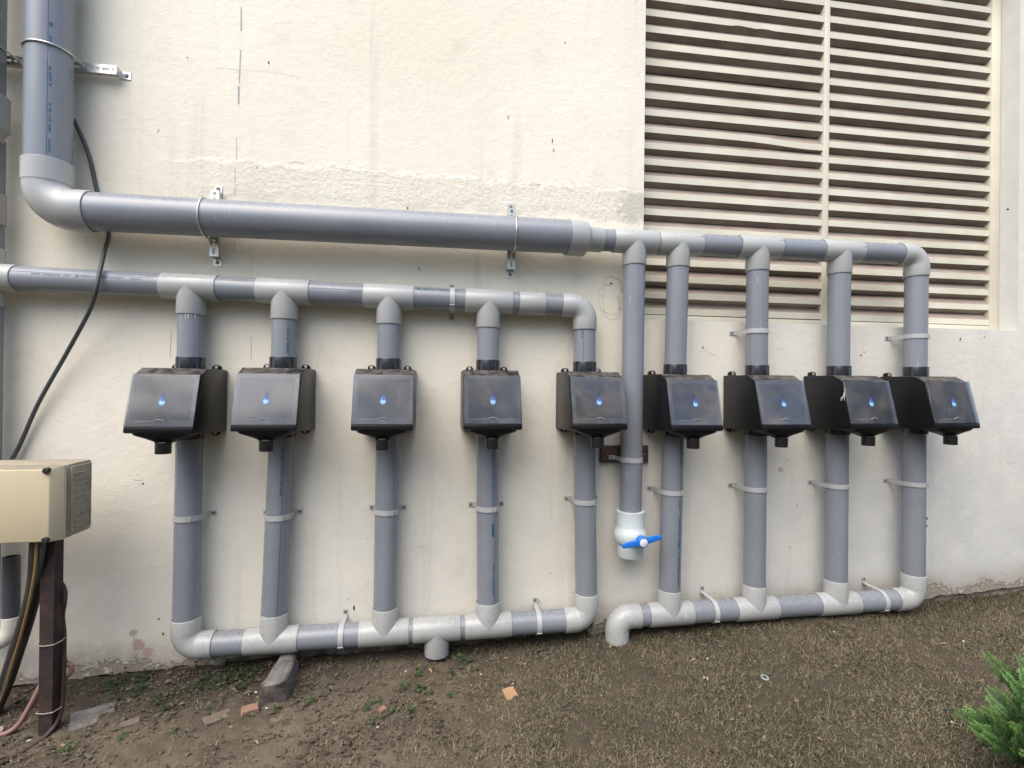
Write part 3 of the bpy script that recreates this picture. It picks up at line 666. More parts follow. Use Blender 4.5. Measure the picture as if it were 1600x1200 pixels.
# ------------------------------------------------------------------ filter boxes
def make_filter():
    t = thing('rainwater_filter', '', 'filter box')
    hw = .120
    prof = [(.004, .063), (.205, .063), (.262, .034), (.3135, -.158), (.320, -.160), (.322, -.183), (.306, -.186), (.150, -.198), (.004, -.200)]
    MB().prism(prof, -hw, hw, lambda u, w, e: (e, -u, w)).build('body', BLACK, t, bevel=.004)
    # slanted front: frame of reference
    T, B = V((0, -.262, .034)), V((0, -.3135, -.158)); dn = (B - T).normalized(); nr = V((0, dn.z, -dn.y)); nr = nr if nr.y < 0 else -nr
    def slab(u0, u1, v0, v1, n0, n1):
        mb = MB(); q = [T + V((u, 0, 0)) + dn * v + nr * n for n in (n0, n1) for (u, v) in ((u0, v0), (u1, v0), (u1, v1), (u0, v1))]
        return mb.add(q, [(3, 2, 1, 0), (4, 5, 6, 7), (0, 1, 5, 4), (1, 2, 6, 5), (2, 3, 7, 6), (3, 0, 4, 7)])
    L = (B - T).length; r = MB()
    for a in ((-hw + .003, -hw + .019, .004, L), (hw - .019, hw - .003, .004, L), (-hw + .019, hw - .019, .004, .014), (-hw + .019, hw - .019, L - .022, L)): r.add(*(lambda s: (s.v, s.f))(slab(*a, .0, .0028)))
    r.build('cover_rim', RIM, t, smooth=False)
    slab(-hw + .0195, hw - .0195, .0145, L - .0225, -.001, .0012).build('panel', PANEL, t, smooth=False)
    slab(-hw + .001, hw - .001, -.004, L + .003, .0045, .0075).build('cover', COVER, t, bevel=.0008, segs=1)
    # printed drop
    dm = MB(); pts = []
    for k in range(28):
        a = 2 * math.pi * k / 28; yy = math.sin(a); xx = math.cos(a)
        if yy < 0: pts.append((.0125 * xx, -.012 + .0125 * yy))
        else: pts.append((.0125 * xx * (1 - yy ** 1.6) * (1 - .25 * yy) if yy < .999 else 0, -.012 + .042 * yy))
    cpt = T + dn * (L * .49) + nr * .0082
    mb = MB().add([V((x, 0, 0)) - dn * z for x, z in pts], [tuple(range(len(pts)))])
    o = link('drop_logo', mb.mesh('drop_logo', DROP, smooth=False), t, cpt)
    # arched finger latch; pale strip painting the highlight along the cover gap
    lc = T + dn * (L - .016) + nr * .0085
    arc = [lc + V((.017 * math.cos(a), 0, 0)) - dn * (.007 * math.sin(a)) for a in [math.pi * k / 10 for k in range(11)]]
    MB().sweep(arc, .0022, 6).build('latch', CLEAR, t)
    slab(-.085, -.030, L - .017, L - .0155, .0077, .0084).build('gap_glint', CLEAR, t, smooth=False)
    # collars gripping the riser
    MB().rev((0, -.075, .055), (0, 0, 1), [(0, .0548), (.055, .0548), (.058, .0535), (.058, .050)], 36).build('collar', BLACKG, t)
    MB().rev((0, -.075, -.228), (0, 0, 1), [(0, .050), (0, .0535), (.003, .0548), (.035, .0548)], 36).build('collar', BLACKG, t)
    # hopper and spout
    mb = MB(); secs = []
    for s, z in ((1, -.1835), (.93, -.194), (.62, -.207), (.34, -.219), (.262, -.224)):
        yc = -.245 * s - .282 * (1 - s) if s < 1 else -.245; hx, hy = .108 * s, max(.074 * s, .026)
        ring_ = []
        for k in range(24):
            a = 2 * math.pi * k / 24; ca, sa = math.cos(a), math.sin(a); e = .35 + .65 * (1 - s)
            ring_.append((hx * abs(ca) ** e * (1 if ca > 0 else -1), yc + hy * abs(sa) ** e * (1 if sa > 0 else -1), z))
        secs.append(ring_)
    vs = [v for s in secs for v in s]; n = 24
    mb.add(vs, [(i * n + k, i * n + (k + 1) % n, (i + 1) * n + (k + 1) % n, (i + 1) * n + k) for i in range(len(secs) - 1) for k in range(n)])
    hp = mb.build('hopper', BLACK, t)
    MB().rev((0, -.282, -.222), (0, 0, -1), [(0, .0275), (.040, .0275), (.042, .0268), (.042, .023), (.01, .023)], 28, False, True).build('spout', BLACKG, hp)
    # screwed lugs at the wall
    for sx in (-.08, .08):
        for z, s in ((.062, 1), (-.199, -1)):
            mb = MB(); poly = [(-.017, 0), (-.017, .010)] + [(.017 * math.cos(math.pi - math.pi * k / 8), .010 + .013 * math.sin(math.pi * k / 8)) for k in range(1, 8)] + [(.017, .010), (.017, 0)]
            mb.prism([(sx + a, z + s * b) for a, b in poly], -.024, -.003, lambda u, w, e: (u, e, w))
            lg = mb.build('lug', BLACK, t, bevel=.002)
            MB().rev((sx, -.0235, z + s * .011), (0, -1, 0), [(0, .0072), (.0025, .0072), (.0035, .005)], 14, False, True).build('screw', simple('lug_screw', (.50, .48, .44), .4, .5) if 'lug_screw' not in bpy.data.materials else bpy.data.materials['lug_screw'], lg)
    return t
flabels = ['leftmost black rainwater filter box, its dark left flank showing, nearest the cream meter box',
           'black rainwater filter box with bluish hazy cover, second from the left end',
           'black rainwater filter box with cloudy grey cover, third from the left end',
           'black rainwater filter box seen square on, above the fourth riser from the left',
           'black rainwater filter box hanging just left of the drain pipe with the blue handled valve',
           'black rainwater filter box hanging just right of the drain pipe with the blue handled valve',
           'black rainwater filter box on the riser third from the right end',
           'black rainwater filter box second from the right end with cobweb on its cover corner',
           'rightmost black rainwater filter box, under the far end of the louvred window']
FX = [(-1.024, -.075, -.011, 0), (-.655, -.075, -.004, .0), (-.2115, -.075, -.002, 0), (.231, -.075, 0, 0), (.686, -.075, 0, 0), (1.124, -.1, -.006, 0), (1.549, -.1, -.003, 0), (1.994, -.1, .001, 0), (2.436, -.1, .003, 0)]
f0 = make_filter()
tilt = [.012, -.004, .006, -.003, .004, .010, -.004, .003, -.006]
for i, (x, yy, dz, a) in enumerate(FX):
    o = f0 if i == 0 else dup(f0)
    o.location = (x, 0, dz); o.rotation_euler = (0, tilt[i] * .5, 0)
    o['label'] = flabels[i]; o['group'] = 'black filter boxes on the pipe risers'
    if yy < -.08:
        for ch in o.children:
            if ch.name.startswith('collar'): 
                if 'rim' not in ch.name: ch.location.y -= .025
cw = MB(); rr = random.Random(5)
for k in range(4):
    p0 = V((1.874 + rr.uniform(-.006, .006), -.272, .005 + rr.uniform(-.02, .008))); cw.sweep([p0, p0 + V((rr.uniform(-.014, -.002), -.008, -.018)), p0 + V((rr.uniform(-.03, -.006), -.004, rr.uniform(-.06, -.03)))], 0.0011, 5)
tag(cw.build('cobweb', simple('dusty_cobweb', (.5, .5, .47), .9)), 'small dusty cobweb stuck to the cover corner of a filter box', 'cobweb')

# ------------------------------------------------------------------ pipe clips
def clip_mesh(d, ears=(1, 1)):
    r0, th, hw = .0512, .0034, .0108; path = []
    if ears[0]: path += [(-r0 - .032, -.0015), (-r0 - .004, -.0015)]
    path += [(-r0, -.006), (-r0, -d)]
    path += [(-r0 * math.cos(math.pi * k / 18), -d - r0 * math.sin(math.pi * k / 18)) for k in range(1, 18)]
    path += [(r0, -d), (r0, -.006)]
    if ears[1]: path += [(r0 + .004, -.0015), (r0 + .032, -.0015)]
    mb = MB(); n = len(path); vs = []
    for i, (x, y) in enumerate(path):
        a, b = path[max(i - 1, 0)], path[min(i + 1, n - 1)]; t = V((b[0] - a[0], b[1] - a[1], 0)).normalized(); nn = V((t.y, -t.x, 0))
        if nn.dot(V((x, y + d, 0))) < 0 and abs(y) > .01: nn = -nn
        if abs(y) <= .0061: nn = V((0, -1, 0)) if abs(y) < .003 else V((1 if x > 0 else -1, -1, 0)).normalized()
        o = V((x, y, 0)) + nn * th; h = hw if abs(y) > .01 else hw * .9
        vs += [(x, y, -h), (x, y, h), (o.x, o.y, h), (o.x, o.y, -h)]
    fs = [(i * 4 + j, i * 4 + (j + 1) % 4, (i + 1) * 4 + (j + 1) % 4, (i + 1) * 4 + j) for i in range(n - 1) for j in range(4)] + [(3, 2, 1, 0), tuple((n - 1) * 4 + j for j in range(4))]
    mb.add(vs, fs); return mb.mesh('strap', CLIP, ang=30)
CM = {}
buck = MB().box(-.0016, .0016, -.0042, 0, -.0122, .0122).mesh('buckle', CLIP, bevel=.0008, segs=1)
scr = MB().rev((0, 0, 0), (0, -1, 0), [(0, .006), (.0025, .006), (.0035, .004)], 14, False, True).mesh('screw', SCREW)
def clip(x, z, d, label, horiz=False, roll=0, base=0.0, bx=.55):
    if d not in CM: CM[d] = clip_mesh(d - base if base else d)
    t = thing('pipe_clip', label, 'pipe clip', (x, -base, z), 'white strap clips holding the grey pipes')
    link('strap', CM[d], t)
    a = math.acos(bx); b = link('buckle', buck, t, (.0542 * math.cos(a), -(d - base) - .0542 * math.sin(a), 0)); b.rotation_euler.z = math.pi / 2 - a
    for s in (-1, 1): link('screw', scr, t, (s * .072, -.0042, 0))
    t.rotation_euler = (0, math.pi / 2 + roll if horiz else roll, 0); return t
on = ['first', 'second', 'third', 'fourth', 'fifth']
for i, (x, z) in enumerate(((-1.0265, -.568), (-.668, -.574), (-.2135, -.563), (.236, -.559), (.695, -.539))):
    clip(x, z, .075, f'white strap clip round the riser below the {on[i]} filter box from the left', False, (.02, -.01, .02, 0, -.02)[i])
for x, z, l in ((1.115, -.498, 'white strap clip round the riser just right of the blue handled valve'), (1.546, -.491, 'white strap clip below the filter box on the riser third from the right'),
                (1.990, -.484, 'white strap clip below the filter box on the riser second from the right'), (2.4325, -.482, 'white strap clip below the rightmost filter box')): clip(x, z, .1, l, False, -.01)
clip(1.545, .275, .1, 'white strap clip above a filter box, on the riser third from the right'); clip(2.434, .272, .1, 'white strap clip above the rightmost filter box')
clip(.065, hz(.065), .075, 'white strap clip round the left pipe header between two tees', True, -.0137)
clip(-.396, cz(-.396), .075, 'white strap clip round the left collector pipe beside the tee under the third filter', True)
clip(.475, cz(.475), .075, 'white strap clip round the left collector pipe close to its right bend', True)
clip(1.327, ez(1.327), .1, 'white strap clip round the right collector pipe nearer its open bend', True); clip(2.238, ez(2.238), .1, 'white strap clip round the right collector pipe near its closed right end', True)
CM['b'] = clip_mesh(.078)
t = thing('pipe_clip', 'white strap clip over the small brown board, round the drain pipe', 'pipe clip', (.9095, -.022, -.343), 'white strap clips holding the grey pipes')
link('strap', CM['b'], t); b = link('buckle', buck, t, (-.0272, -.078 - .047, 0)); b.rotation_euler.z = -.5
for s in (-1, 1): link('screw', scr, t, (s * .072, -.0042, 0))
bd = thing('wooden_board', 'small dark brown wooden board screwed to the wall behind the drain pipe', 'board', (.9075, -.011, -.33))
MB().box(.787, 1.028, -.0215, -.001, -.370, -.288).build('plank', WOOD, bd, bevel=.002)
for x in (.822, 1.008): link('screw', MB().rev((0, 0, 0), (0, -1, 0), [(0, .004), (.002, .003)], 10, False, True).mesh('screw', STEEL), bd, (x - .9075, -.0105, -.0))

# ------------------------------------------------------------------ zinc channel brackets with U-bolts on the big pipes
def bracket(label, horiz, cx, cz_, length, ub, loc):
    """channel on the wall standing off by 'so', round holes at its feet; ub = positions of U-bolts along it (pipe axis YM)"""
    so, hw, th = .042, .0185, .003
    t = thing('pipe_bracket', label, 'pipe bracket', (cx, 0, cz_), 'zinc channel brackets with u-bolts')
    def f(s, y, w): return V((cx + s, y, cz_ + w)) if horiz else V((cx + w, y, cz_ + s))
    def bar(mb, s0, s1, y0, y1, w0, w1): mb.add([f(s, y, w) for w in (w0, w1) for y in (y0, y1) for s in (s0, s1)], [(0, 2, 3, 1), (4, 5, 7, 6), (0, 1, 5, 4), (1, 3, 7, 5), (3, 2, 6, 7), (2, 0, 4, 6)])
    h = length / 2; mb = MB()
    # face with slots: rails plus webs
    bar(mb, -h, h, -so, -so + th, -hw, -.005); bar(mb, -h, h, -so, -so + th, .005, hw)
    s = -h; slots = []
    while s < h - .01:
        e = min(s + .030, h); bar(mb, s, min(s + .010, h), -so, -so + th, -.005, .005); s = e + .006
    bar(mb, h - .008, h, -so, -so + th, -.005, .005)
    bar(mb, -h, h, -so + th, -so + .022, -hw, -hw + th); bar(mb, -h, h, -so + th, -so + .022, hw - th, hw)
    mb.build('channel', STEEL, t, smooth=False)
    for sg in (-1, 1):
        mb = MB(); a, b = sorted((sg * h, sg * (h - th))); bar(mb, a, b, -so + th, -.001, -hw + th, hw - th)
        a, b = sorted((sg * h, sg * (h + .034))); bar(mb, a, b, -.004, -.001, -hw + .003, hw - .003)
        ft = mb.build('foot', STEEL, t, smooth=False)
        c = f(sg * (h + .018), -.004, 0); MB().rev(c, (0, -1, 0), [(0, .0085), (.003, .0085), (.005, .006)], 6, False, True).build('bolt', SCREW, ft)
    for u in ub:
        path = []
        r = RB + .0035
        for q in (-.02, -.045): path.append(f(u - r, q, 0) if horiz else f(-r + u, q, 0))
        for k in range(0, 25):
            a = math.pi * k / 24; path.append(f(u - r * math.cos(a), YM - r * math.sin(a), 0))
        for q in (-.045, -.02): path.append(f(u + r, q, 0))
        MB().sweep(path, .0038, 8).build('u_bolt', STEEL, t)
    return t
bracket('zinc slotted bracket with U-bolt on the thick pipe above the leftmost filters', False, -.952, .681, .285, [-.003], None)
bracket('zinc slotted bracket with U-bolt on the thick pipe near its reducer', False, .338, .683, .285, [-.001], None)
bracket('long zinc slotted bracket behind the tall thick downpipe at upper left', True, -1.66, 1.300, .64, [XV + 1.66, -.12], None)

# ------------------------------------------------------------------ black cable on the wall
tag(MB().sweep(spline([(-1.525, -.02, 1.6), (-1.525, -.02, 1.13), (-1.507, -.02, 1.08), (-1.458, -.015, .953), (-1.424, -.012, .795), (-1.391, -.014, .688), (-1.368, -.03, .610), (-1.349, -.09, .522), (-1.338, -.143, .406), (-1.349, -.143, .342), (-1.399, -.1, .271), (-1.505, -.05, .116), (-1.622, -.03, -.096), (-1.708, -.03, -.312), (-1.76, -.10, -.45)], 8), .0078, 12)
    .build('cable', CABLE), 'black cable looping behind the thick pipe and over the left header', 'cable')

# ------------------------------------------------------------------ meter box on its rusty post
eb = thing('meter_box', 'yellowed cream plastic meter box with ribbed side at the left edge', 'meter box', (-1.5, -.33, -.564))
mb = MB(); x0, x1, z0, z1 = -1.80, -1.293, -.562, -.300
lid = [(x0, z0), (x1 - .024, z0), (x1 - .024, z1), (x0, z1)]
q = [(a, -.425, b) for a, b in ((x0, z0 + .004), (x1 - .022, z0 + .004), (x1 - .022, z1 - .008), (x0, z1 - .008))] + [(a, -.385, b) for a, b in ((x0, z0), (x1, z0), (x1, z1), (x0, z1))] + [(a, -.372, b) for a, b in ((x0, z0), (x1, z0), (x1, z1), (x0, z1))]
mb.add(q, [(0, 1, 2, 3)] + [(i * 4 + j, i * 4 + (j + 1) % 4, (i + 1) * 4 + (j + 1) % 4, (i + 1) * 4 + j) for i in range(2) for j in range(4)] + [(11, 10, 9, 8)])
ld = mb.build('lid', BEIGE, eb, bevel=.004)
for z in (z0 + .012, z1 - .012): MB().rev((x1 - .030, -.428, z), (0, -1, 0), [(-.01, .0105), (.004, .0105), (.006, .008)], 18, False, True).build('screw_plug', RUBBER, ld)
MB().box(x0, x1 - .010, -.371, -.362, z0 + .004, z1 - .004).build('dark_gap', RUBBER, eb, smooth=False)  # black filler in place of the shaded gap behind the lid
MB().box(x0, x1 - .004, -.3615, -.235, z0 - .002, z1 + .001).build('body', BEIGED, eb, bevel=.008)
sp = MB(); sp.box(x1 - .0042, x1 + .002, -.352, -.244, z0 + .012, z1 - .010); side = sp.build('side_panel', BEIGED, eb, bevel=.0028)
rb = MB()
for k in range(10):
    z = z0 + .034 + k * .0212
    pts = [(x1 + .0022, -.342 + .012 * j, z + .0028 * math.sin(j * 1.5 + k * 1.9)) for j in range(8)]; rb.sweep(pts, .0023, 6)
rb.sweep([(x1 + .002, -.347, z0 + .02), (x1 + .002, -.347, z1 - .018)], .0022, 6); rb.sweep([(x1 + .002, -.252, z0 + .02), (x1 + .002, -.252, z1 - .018)], .0022, 6)
rb.build('ribs', BEIGED, side)
ps = thing('steel_post', 'dark rusty angle-iron post carrying the cream meter box', 'post', (-1.366, -.326, -1.27))
MB().prism([(-1.390, -.352), (-1.344, -.352), (-1.344, -.305), (-1.350, -.305), (-1.350, -.346), (-1.390, -.346)], -1.34, -.5645, lambda u, w, e: (u, w, e)).build('angle_bar', RUST, ps, bevel=.0012, segs=1)
for z in (-.944, -1.185):
    MB().sweep([(-1.394, -.356, z), (-1.37, -.357, z - .003), (-1.340, -.356, z), (-1.330, -.33, z + .002), (-1.338, -.30, z), (-1.39, -.30, z), (-1.397, -.33, z), (-1.394, -.356, z)], .0022, 6).build('wire_tie', TWINE, ps)
hs = thing('black_hose', 'thick black hose with a yellow cable running down from the cream meter box', 'hose', (-1.5, -.3, -.8))
MB().sweep(spline([(-1.392, -.36, -.545), (-1.397, -.355, -.62), (-1.421, -.33, -.74), (-1.466, -.30, -.87), (-1.535, -.25, -1.015), (-1.605, -.20, -1.157), (-1.66, -.19, -1.275), (-1.72, -.19, -1.34)], 8), .0240, 16).build('hose_tube', CONDUIT, hs)
MB().sweep(spline([(-1.372, -.392, -.545), (-1.385, -.381, -.66), (-1.415, -.358, -.77), (-1.462, -.325, -.90), (-1.530, -.274, -1.05), (-1.602, -.224, -1.20), (-1.66, -.21, -1.30)], 8), .0048, 8).build('yellow_cable', YELLOW, hs)
tag(MB().sweep(spline([(-1.365, -.375, -.545), (-1.372, -.372, -.62), (-1.405, -.345, -.72), (-1.470, -.298, -.90), (-1.540, -.262, -1.06), (-1.610, -.215, -1.21), (-1.68, -.20, -1.32)], 8), .010, 10).build('conduit', CABLE), 'thin black conduit lying along the thick black hose by the post', 'cable')
tag(MB().sweep(spline([(-1.415, -.32, -.752), (-1.389, -.315, -.736), (-1.362, -.298, -.742), (-1.343, -.30, -.775), (-1.340, -.305, -.815), (-1.351, -.297, -.867), (-1.345, -.297, -.944), (-1.336, -.312, -1.079), (-1.333, -.32, -1.172), (-1.337, -.335, -1.225), (-1.350, -.365, -1.256), (-1.372, -.41, -1.268), (-1.42, -.49, -1.272), (-1.50, -.60, -1.28)], 8), .0075, 10)
    .build('brown_cable', BROWNC), 'brown cable looping down the right side of the rusty post', 'cable')
tag(MB().sweep(spline([(-1.352, -.29, -1.02), (-1.345, -.285, -1.048), (-1.330, -.285, -1.055), (-1.328, -.285, -1.08), (-1.345, -.288, -1.10), (-1.36, -.28, -1.12), (-1.405, -.27, -1.08), (-1.426, -.28, -1.115), (-1.448, -.30, -1.18), (-1.470, -.32, -1.235), (-1.496, -.33, -1.258), (-1.54, -.34, -1.268), (-1.66, -.40, -1.278)], 8), [.0075] * 1 + [.0085] * 96, 10)
    .build('pink_hose', PINK), 'faded pink hose slanting down left of the rusty post', 'hose')
ep = thing('waste_pipe', 'short dark grey pipe with ivory elbow at the left edge below the meter box', 'pipe', (-1.59, -.2, -.9))
MB().rev((-1.590, -.2, -.672), (.004, 0, -1), [(.02, .022), (0, .022), (0, .027), (.25, .027)], 28).build('pipe', DARKGREY, ep)
mb = MB(); c = V((-1.586, -.2, -.985)); bd_ = .05; da, db = V((0, 0, 1)), V((-1, -.1, -.1)).normalized(); ctr = c + (da + db) * bd_
mb.sweep([ctr - db * bd_ * math.cos(math.pi / 2 * k / 10) - da * bd_ * math.sin(math.pi / 2 * k / 10) for k in range(11)], .0305, 28, False)
mb.rev(c + da * bd_, da, [(0, .0305), (.035, .0305), (.037, .027)], 28); mb.rev(c + db * bd_, db, [(0, .0305), (.16, .0305)], 28)
mb.build('elbow', IVORY, ep)

# ------------------------------------------------------------------ loose stones, bricks
def rock(name, label, cat, loc, size, mat, rot=(0, 0, 0), seed=0, n=2, rough=.18, flat=True):
    bm = bmesh.new(); bmesh.ops.create_cube(bm, size=1); bmesh.ops.subdivide_edges(bm, edges=bm.edges, cuts=n + 1, use_grid_fill=True)
    for v in bm.verts:
        q = v.co.copy(); r = mnoise.noise_vector(q * 2.3 + V((seed * 7.1, seed, 0))) * rough + mnoise.noise_vector(q * 6 + V((seed, 3, 1))) * rough * .4
        L = q.length; q = q * (1 - .16 * max(0, L - .62)) + r * .55; v.co = V((q.x * size[0], q.y * size[1], q.z * size[2]))
    me = bpy.data.meshes.new(name); bm.to_mesh(me); bm.free(); me.materials.append(mat)
    me.polygons.foreach_set('use_smooth', [not flat] * len(me.polygons))
    o = link(name, me, None, loc); o.rotation_euler = rot
    return tag(o, label, cat) if label else o
def make_block():
    # a slanted concrete block propping the collector: top face rises towards the wall
    t = V((-.655, -.17, -1.2)); vs = []
    bot = [(-.672, -.318), (-.560, -.322), (-.560, -.08), (-.655, -.07)]
    top = [(-.664, -.305, -1.170), (-.566, -.308, -1.152), (-.585, -.08, -1.162), (-.648, -.07, -1.165)]
    bm = bmesh.new(); vb = [bm.verts.new((x, y, -1.30)) for x, y in bot]; vt_ = [bm.verts.new(p) for p in top]
    bm.faces.new(vb[::-1]); bm.faces.new(vt_)
    for i in range(4): bm.faces.new((vb[i], vb[(i + 1) % 4], vt_[(i + 1) % 4], vt_[i]))
    bmesh.ops.bevel(bm, geom=bm.edges[:], offset=.008, segments=1, affect='EDGES')
    bmesh.ops.triangulate(bm, faces=bm.faces[:]); bmesh.ops.subdivide_edges(bm, edges=bm.edges[:], cuts=5, use_grid_fill=True)
    for v in bm.verts:
        r = mnoise.noise_vector(v.co * 14) * .006 + mnoise.noise_vector(v.co * 40) * .003
        v.co += r
        if v.co.y < -.29: v.co += V((0, .016 * mnoise.noise(v.co * 20), 0))
    me = bpy.data.meshes.new('concrete_block'); bm.normal_update(); bm.to_mesh(me); bm.free(); me.transform(Matrix.Translation(-t)); me.materials.append(CONC); me.materials.append(BROKEN)
    for p in me.polygons:
        if p.normal.y < -.55 and p.normal.z < .6: p.material_index = 1
    tag(link('concrete_block', me, None, t), 'grey slanted concrete block propping up the left collector pipe', 'block')
make_block()
def gp(x, y, dz=0.0): return (x, y, gz(x, y) + dz)
rock('clay_tile', 'flat orange clay tile piece lying on the bare soil right of centre', 'tile piece', gp(.301, -.401, .008), (.048, .052, .014), TILE, (.35, -.1, .25), 3, 1, .05)
rock('brick_piece', 'small orange broken brick beside the concrete block', 'brick piece', gp(-.682, -.35, .006), (.056, .036, .030), BRICK, (.1, .1, .5), 5, 2)
rock('brick_piece', 'flat dull brown brick shard left of the small orange brick', 'brick piece', gp(-.787, -.368, -.001), (.085, .045, .022), DULL, (.1, .0, .6), 8, 2)
rock('stone', 'long dusty half buried stone below the concrete block', 'stone', gp(-.600, -.415, -.006), (.15, .030, .022), DULL, (0, 0, .45), 9, 2)
rock('concrete_slab', 'flat pale concrete patch in the soil right of the rusty post', 'slab', gp(-1.255, -.285, -.012), (.135, .12, .040), CONC, (.03, .02, .5), 12, 3, .1)
rock('stone', 'pale grey stone at the left edge near the hose foot', 'stone', gp(-1.56, -.33, .005), (.07, .05, .03), PALEST, (0, 0, .3), 14, 2)
rock('stone', 'small reddish stone among weeds beside the pale concrete patch', 'stone', gp(-1.09, -.355, .002), (.055, .03, .018), DULL, (0, 0, .4), 17, 2)
rock('brick_piece', 'tiny red brick crumb among the weeds under the stub tee', 'brick piece', gp(-.19, -.405, .004), (.028, .022, .014), BRICK, (0, 0, .8), 21, 1)
rock('mortar_lump', 'crumbled pale mortar lump at the wall foot left of the open bend', 'mortar lump', (.775, -.012, -1.155), (.075, .05, .06), PALEST, (.2, 0, .3), 25, 3, .3)
rg = MB().rev(gp(1.322, -.507, .012), (.15, -.25, 1), [(-.003, .009), (.002, .009), (.003, .014), (.001, .0165), (-.003, .0165), (-.003, .009)], 24).build('plastic_ring', simple('clear_ring', (.25, .27, .265), .2))
tag(rg, 'small clear plastic ring lying on the dry grass', 'ring')
pb = MB(); rr = random.Random(8)
bits = [(-.625, -.343), (-.116, -.173), (.2, -.248), (1.852, -.25), (2.659, -.261), (2.405, -.378), (1.79, -.858), (1.475, -.142), (-1.433, -.206), (-1.394, -.387), (-.196, -.506), (-.697, -.237), (.393, -.21), (1.171, -.334), (1.089, -.455)]
bits += [(rr.uniform(-1.3, 3.0), rr.uniform(-.9, -.05)) for k in range(34)]
for i, (x, y) in enumerate(bits):
    s = rr.uniform(.0028, .0055) * (1 if i < 15 else .5); el = rr.choice([1, 1, 2.2]); a = rr.uniform(0, 3); z = gz(x, y) + .008
    base = [V((s * el * math.cos(2 * math.pi * k / 6) * rr.uniform(.7, 1.2), s * math.sin(2 * math.pi * k / 6), 0)) for k in range(6)]
    Rz = Matrix.Rotation(a, 3, 'Z'); base = [Rz @ b for b in base]; c = V((x, y, z))
    pb.add([c + b for b in base] + [c + b * .6 + V((0, 0, s * .8)) for b in base], [tuple(range(6, 12))] + [(k, (k + 1) % 6, 6 + (k + 1) % 6, 6 + k) for k in range(6)])
tag(pb.build('white_chips', WHITEBIT, None, smooth=False), 'small white plaster chips scattered on the soil', kind='stuff')

# ------------------------------------------------------------------ soil clods, dry grass (numpy)
def raw_mesh(name, Vv, Fv, cols, mat, smooth=False):
    """Fv: list of equal-width index arrays; cols per vertex"""
    me = bpy.data.meshes.new(name); nv = len(Vv); me.vertices.add(nv); me.vertices.foreach_set('co', Vv.astype(np.float32).ravel())
    loops = np.concatenate([f.ravel() for f in Fv]); cnt = np.concatenate([np.full(len(f), f.shape[1]) for f in Fv])
    me.loops.add(len(loops)); me.loops.foreach_set('vertex_index', loops.astype(np.int32))
    me.polygons.add(len(cnt)); me.polygons.foreach_set('loop_start', np.concatenate([[0], np.cumsum(cnt)[:-1]]).astype(np.int32))
    me.update(calc_edges=True); me.validate()
    ca = me.color_attributes.new('Col', 'FLOAT_COLOR', 'POINT'); ca.data.foreach_set('color', np.column_stack([cols, np.ones(nv)]).astype(np.float32).ravel())
    me.polygons.foreach_set('use_smooth', [smooth] * len(me.polygons)); me.materials.append(mat); return me
def gzv(P): return np.interp(P[:, 0], GX, GZ) + 0.03 * np.clip(P[:, 1], -4, 0)
def lowf(P, s, ph):                                # cheap smooth random field in 0..1
    f = np.zeros(len(P)); r = np.random.default_rng(ph)
    for k in range(7):
        w = r.normal(0, s, 2); f += np.sin(P @ w + r.uniform(0, 6.28))
    return 0.5 + f / 7 * .9
def make_clods(n):
    P = np.column_stack([rng.uniform(-1.7, 3.4, n), -rng.uniform(0, 1.25, n)])
    keep = rng.random(n) < np.where(P[:, 0] < 0.2, 1.0, .45); P = P[keep]; n = len(P)
    z = gzv(P); s = rng.lognormal(-5.55, .5, n); s = np.clip(s, .0015, .011)
    o = np.array([(1, 0, 0), (0, 1, 0), (-1, 0, 0), (0, -1, 0), (0, 0, 1), (0, 0, -1)], float)
    J = o[None] * (1 + rng.normal(0, .3, (n, 6, 1))) + rng.normal(0, .15, (n, 6, 3))
    Vv = J * s[:, None, None] * np.array([1.2, 1, .75]) + np.column_stack([P, z + s * .25 + .003])[:, None, :]
    f = np.array([(0, 1, 4), (1, 2, 4), (2, 3, 4), (3, 0, 4), (1, 0, 5), (2, 1, 5), (3, 2, 5), (0, 3, 5)])
    F = (np.arange(n)[:, None, None] * 6 + f[None]).reshape(-1, 3)
    t = rng.random((n, 1)); c = (1 - t) * np.array([.058, .046, .035]) + t * np.array([.135, .110, .084])
    tag(link('soil_clods', raw_mesh('soil_clods', Vv.reshape(-1, 3), [F], np.repeat(c, 6, 0), CLODM)), 'loose crumbs of brown soil over the ground', kind='stuff')
make_clods(26000)
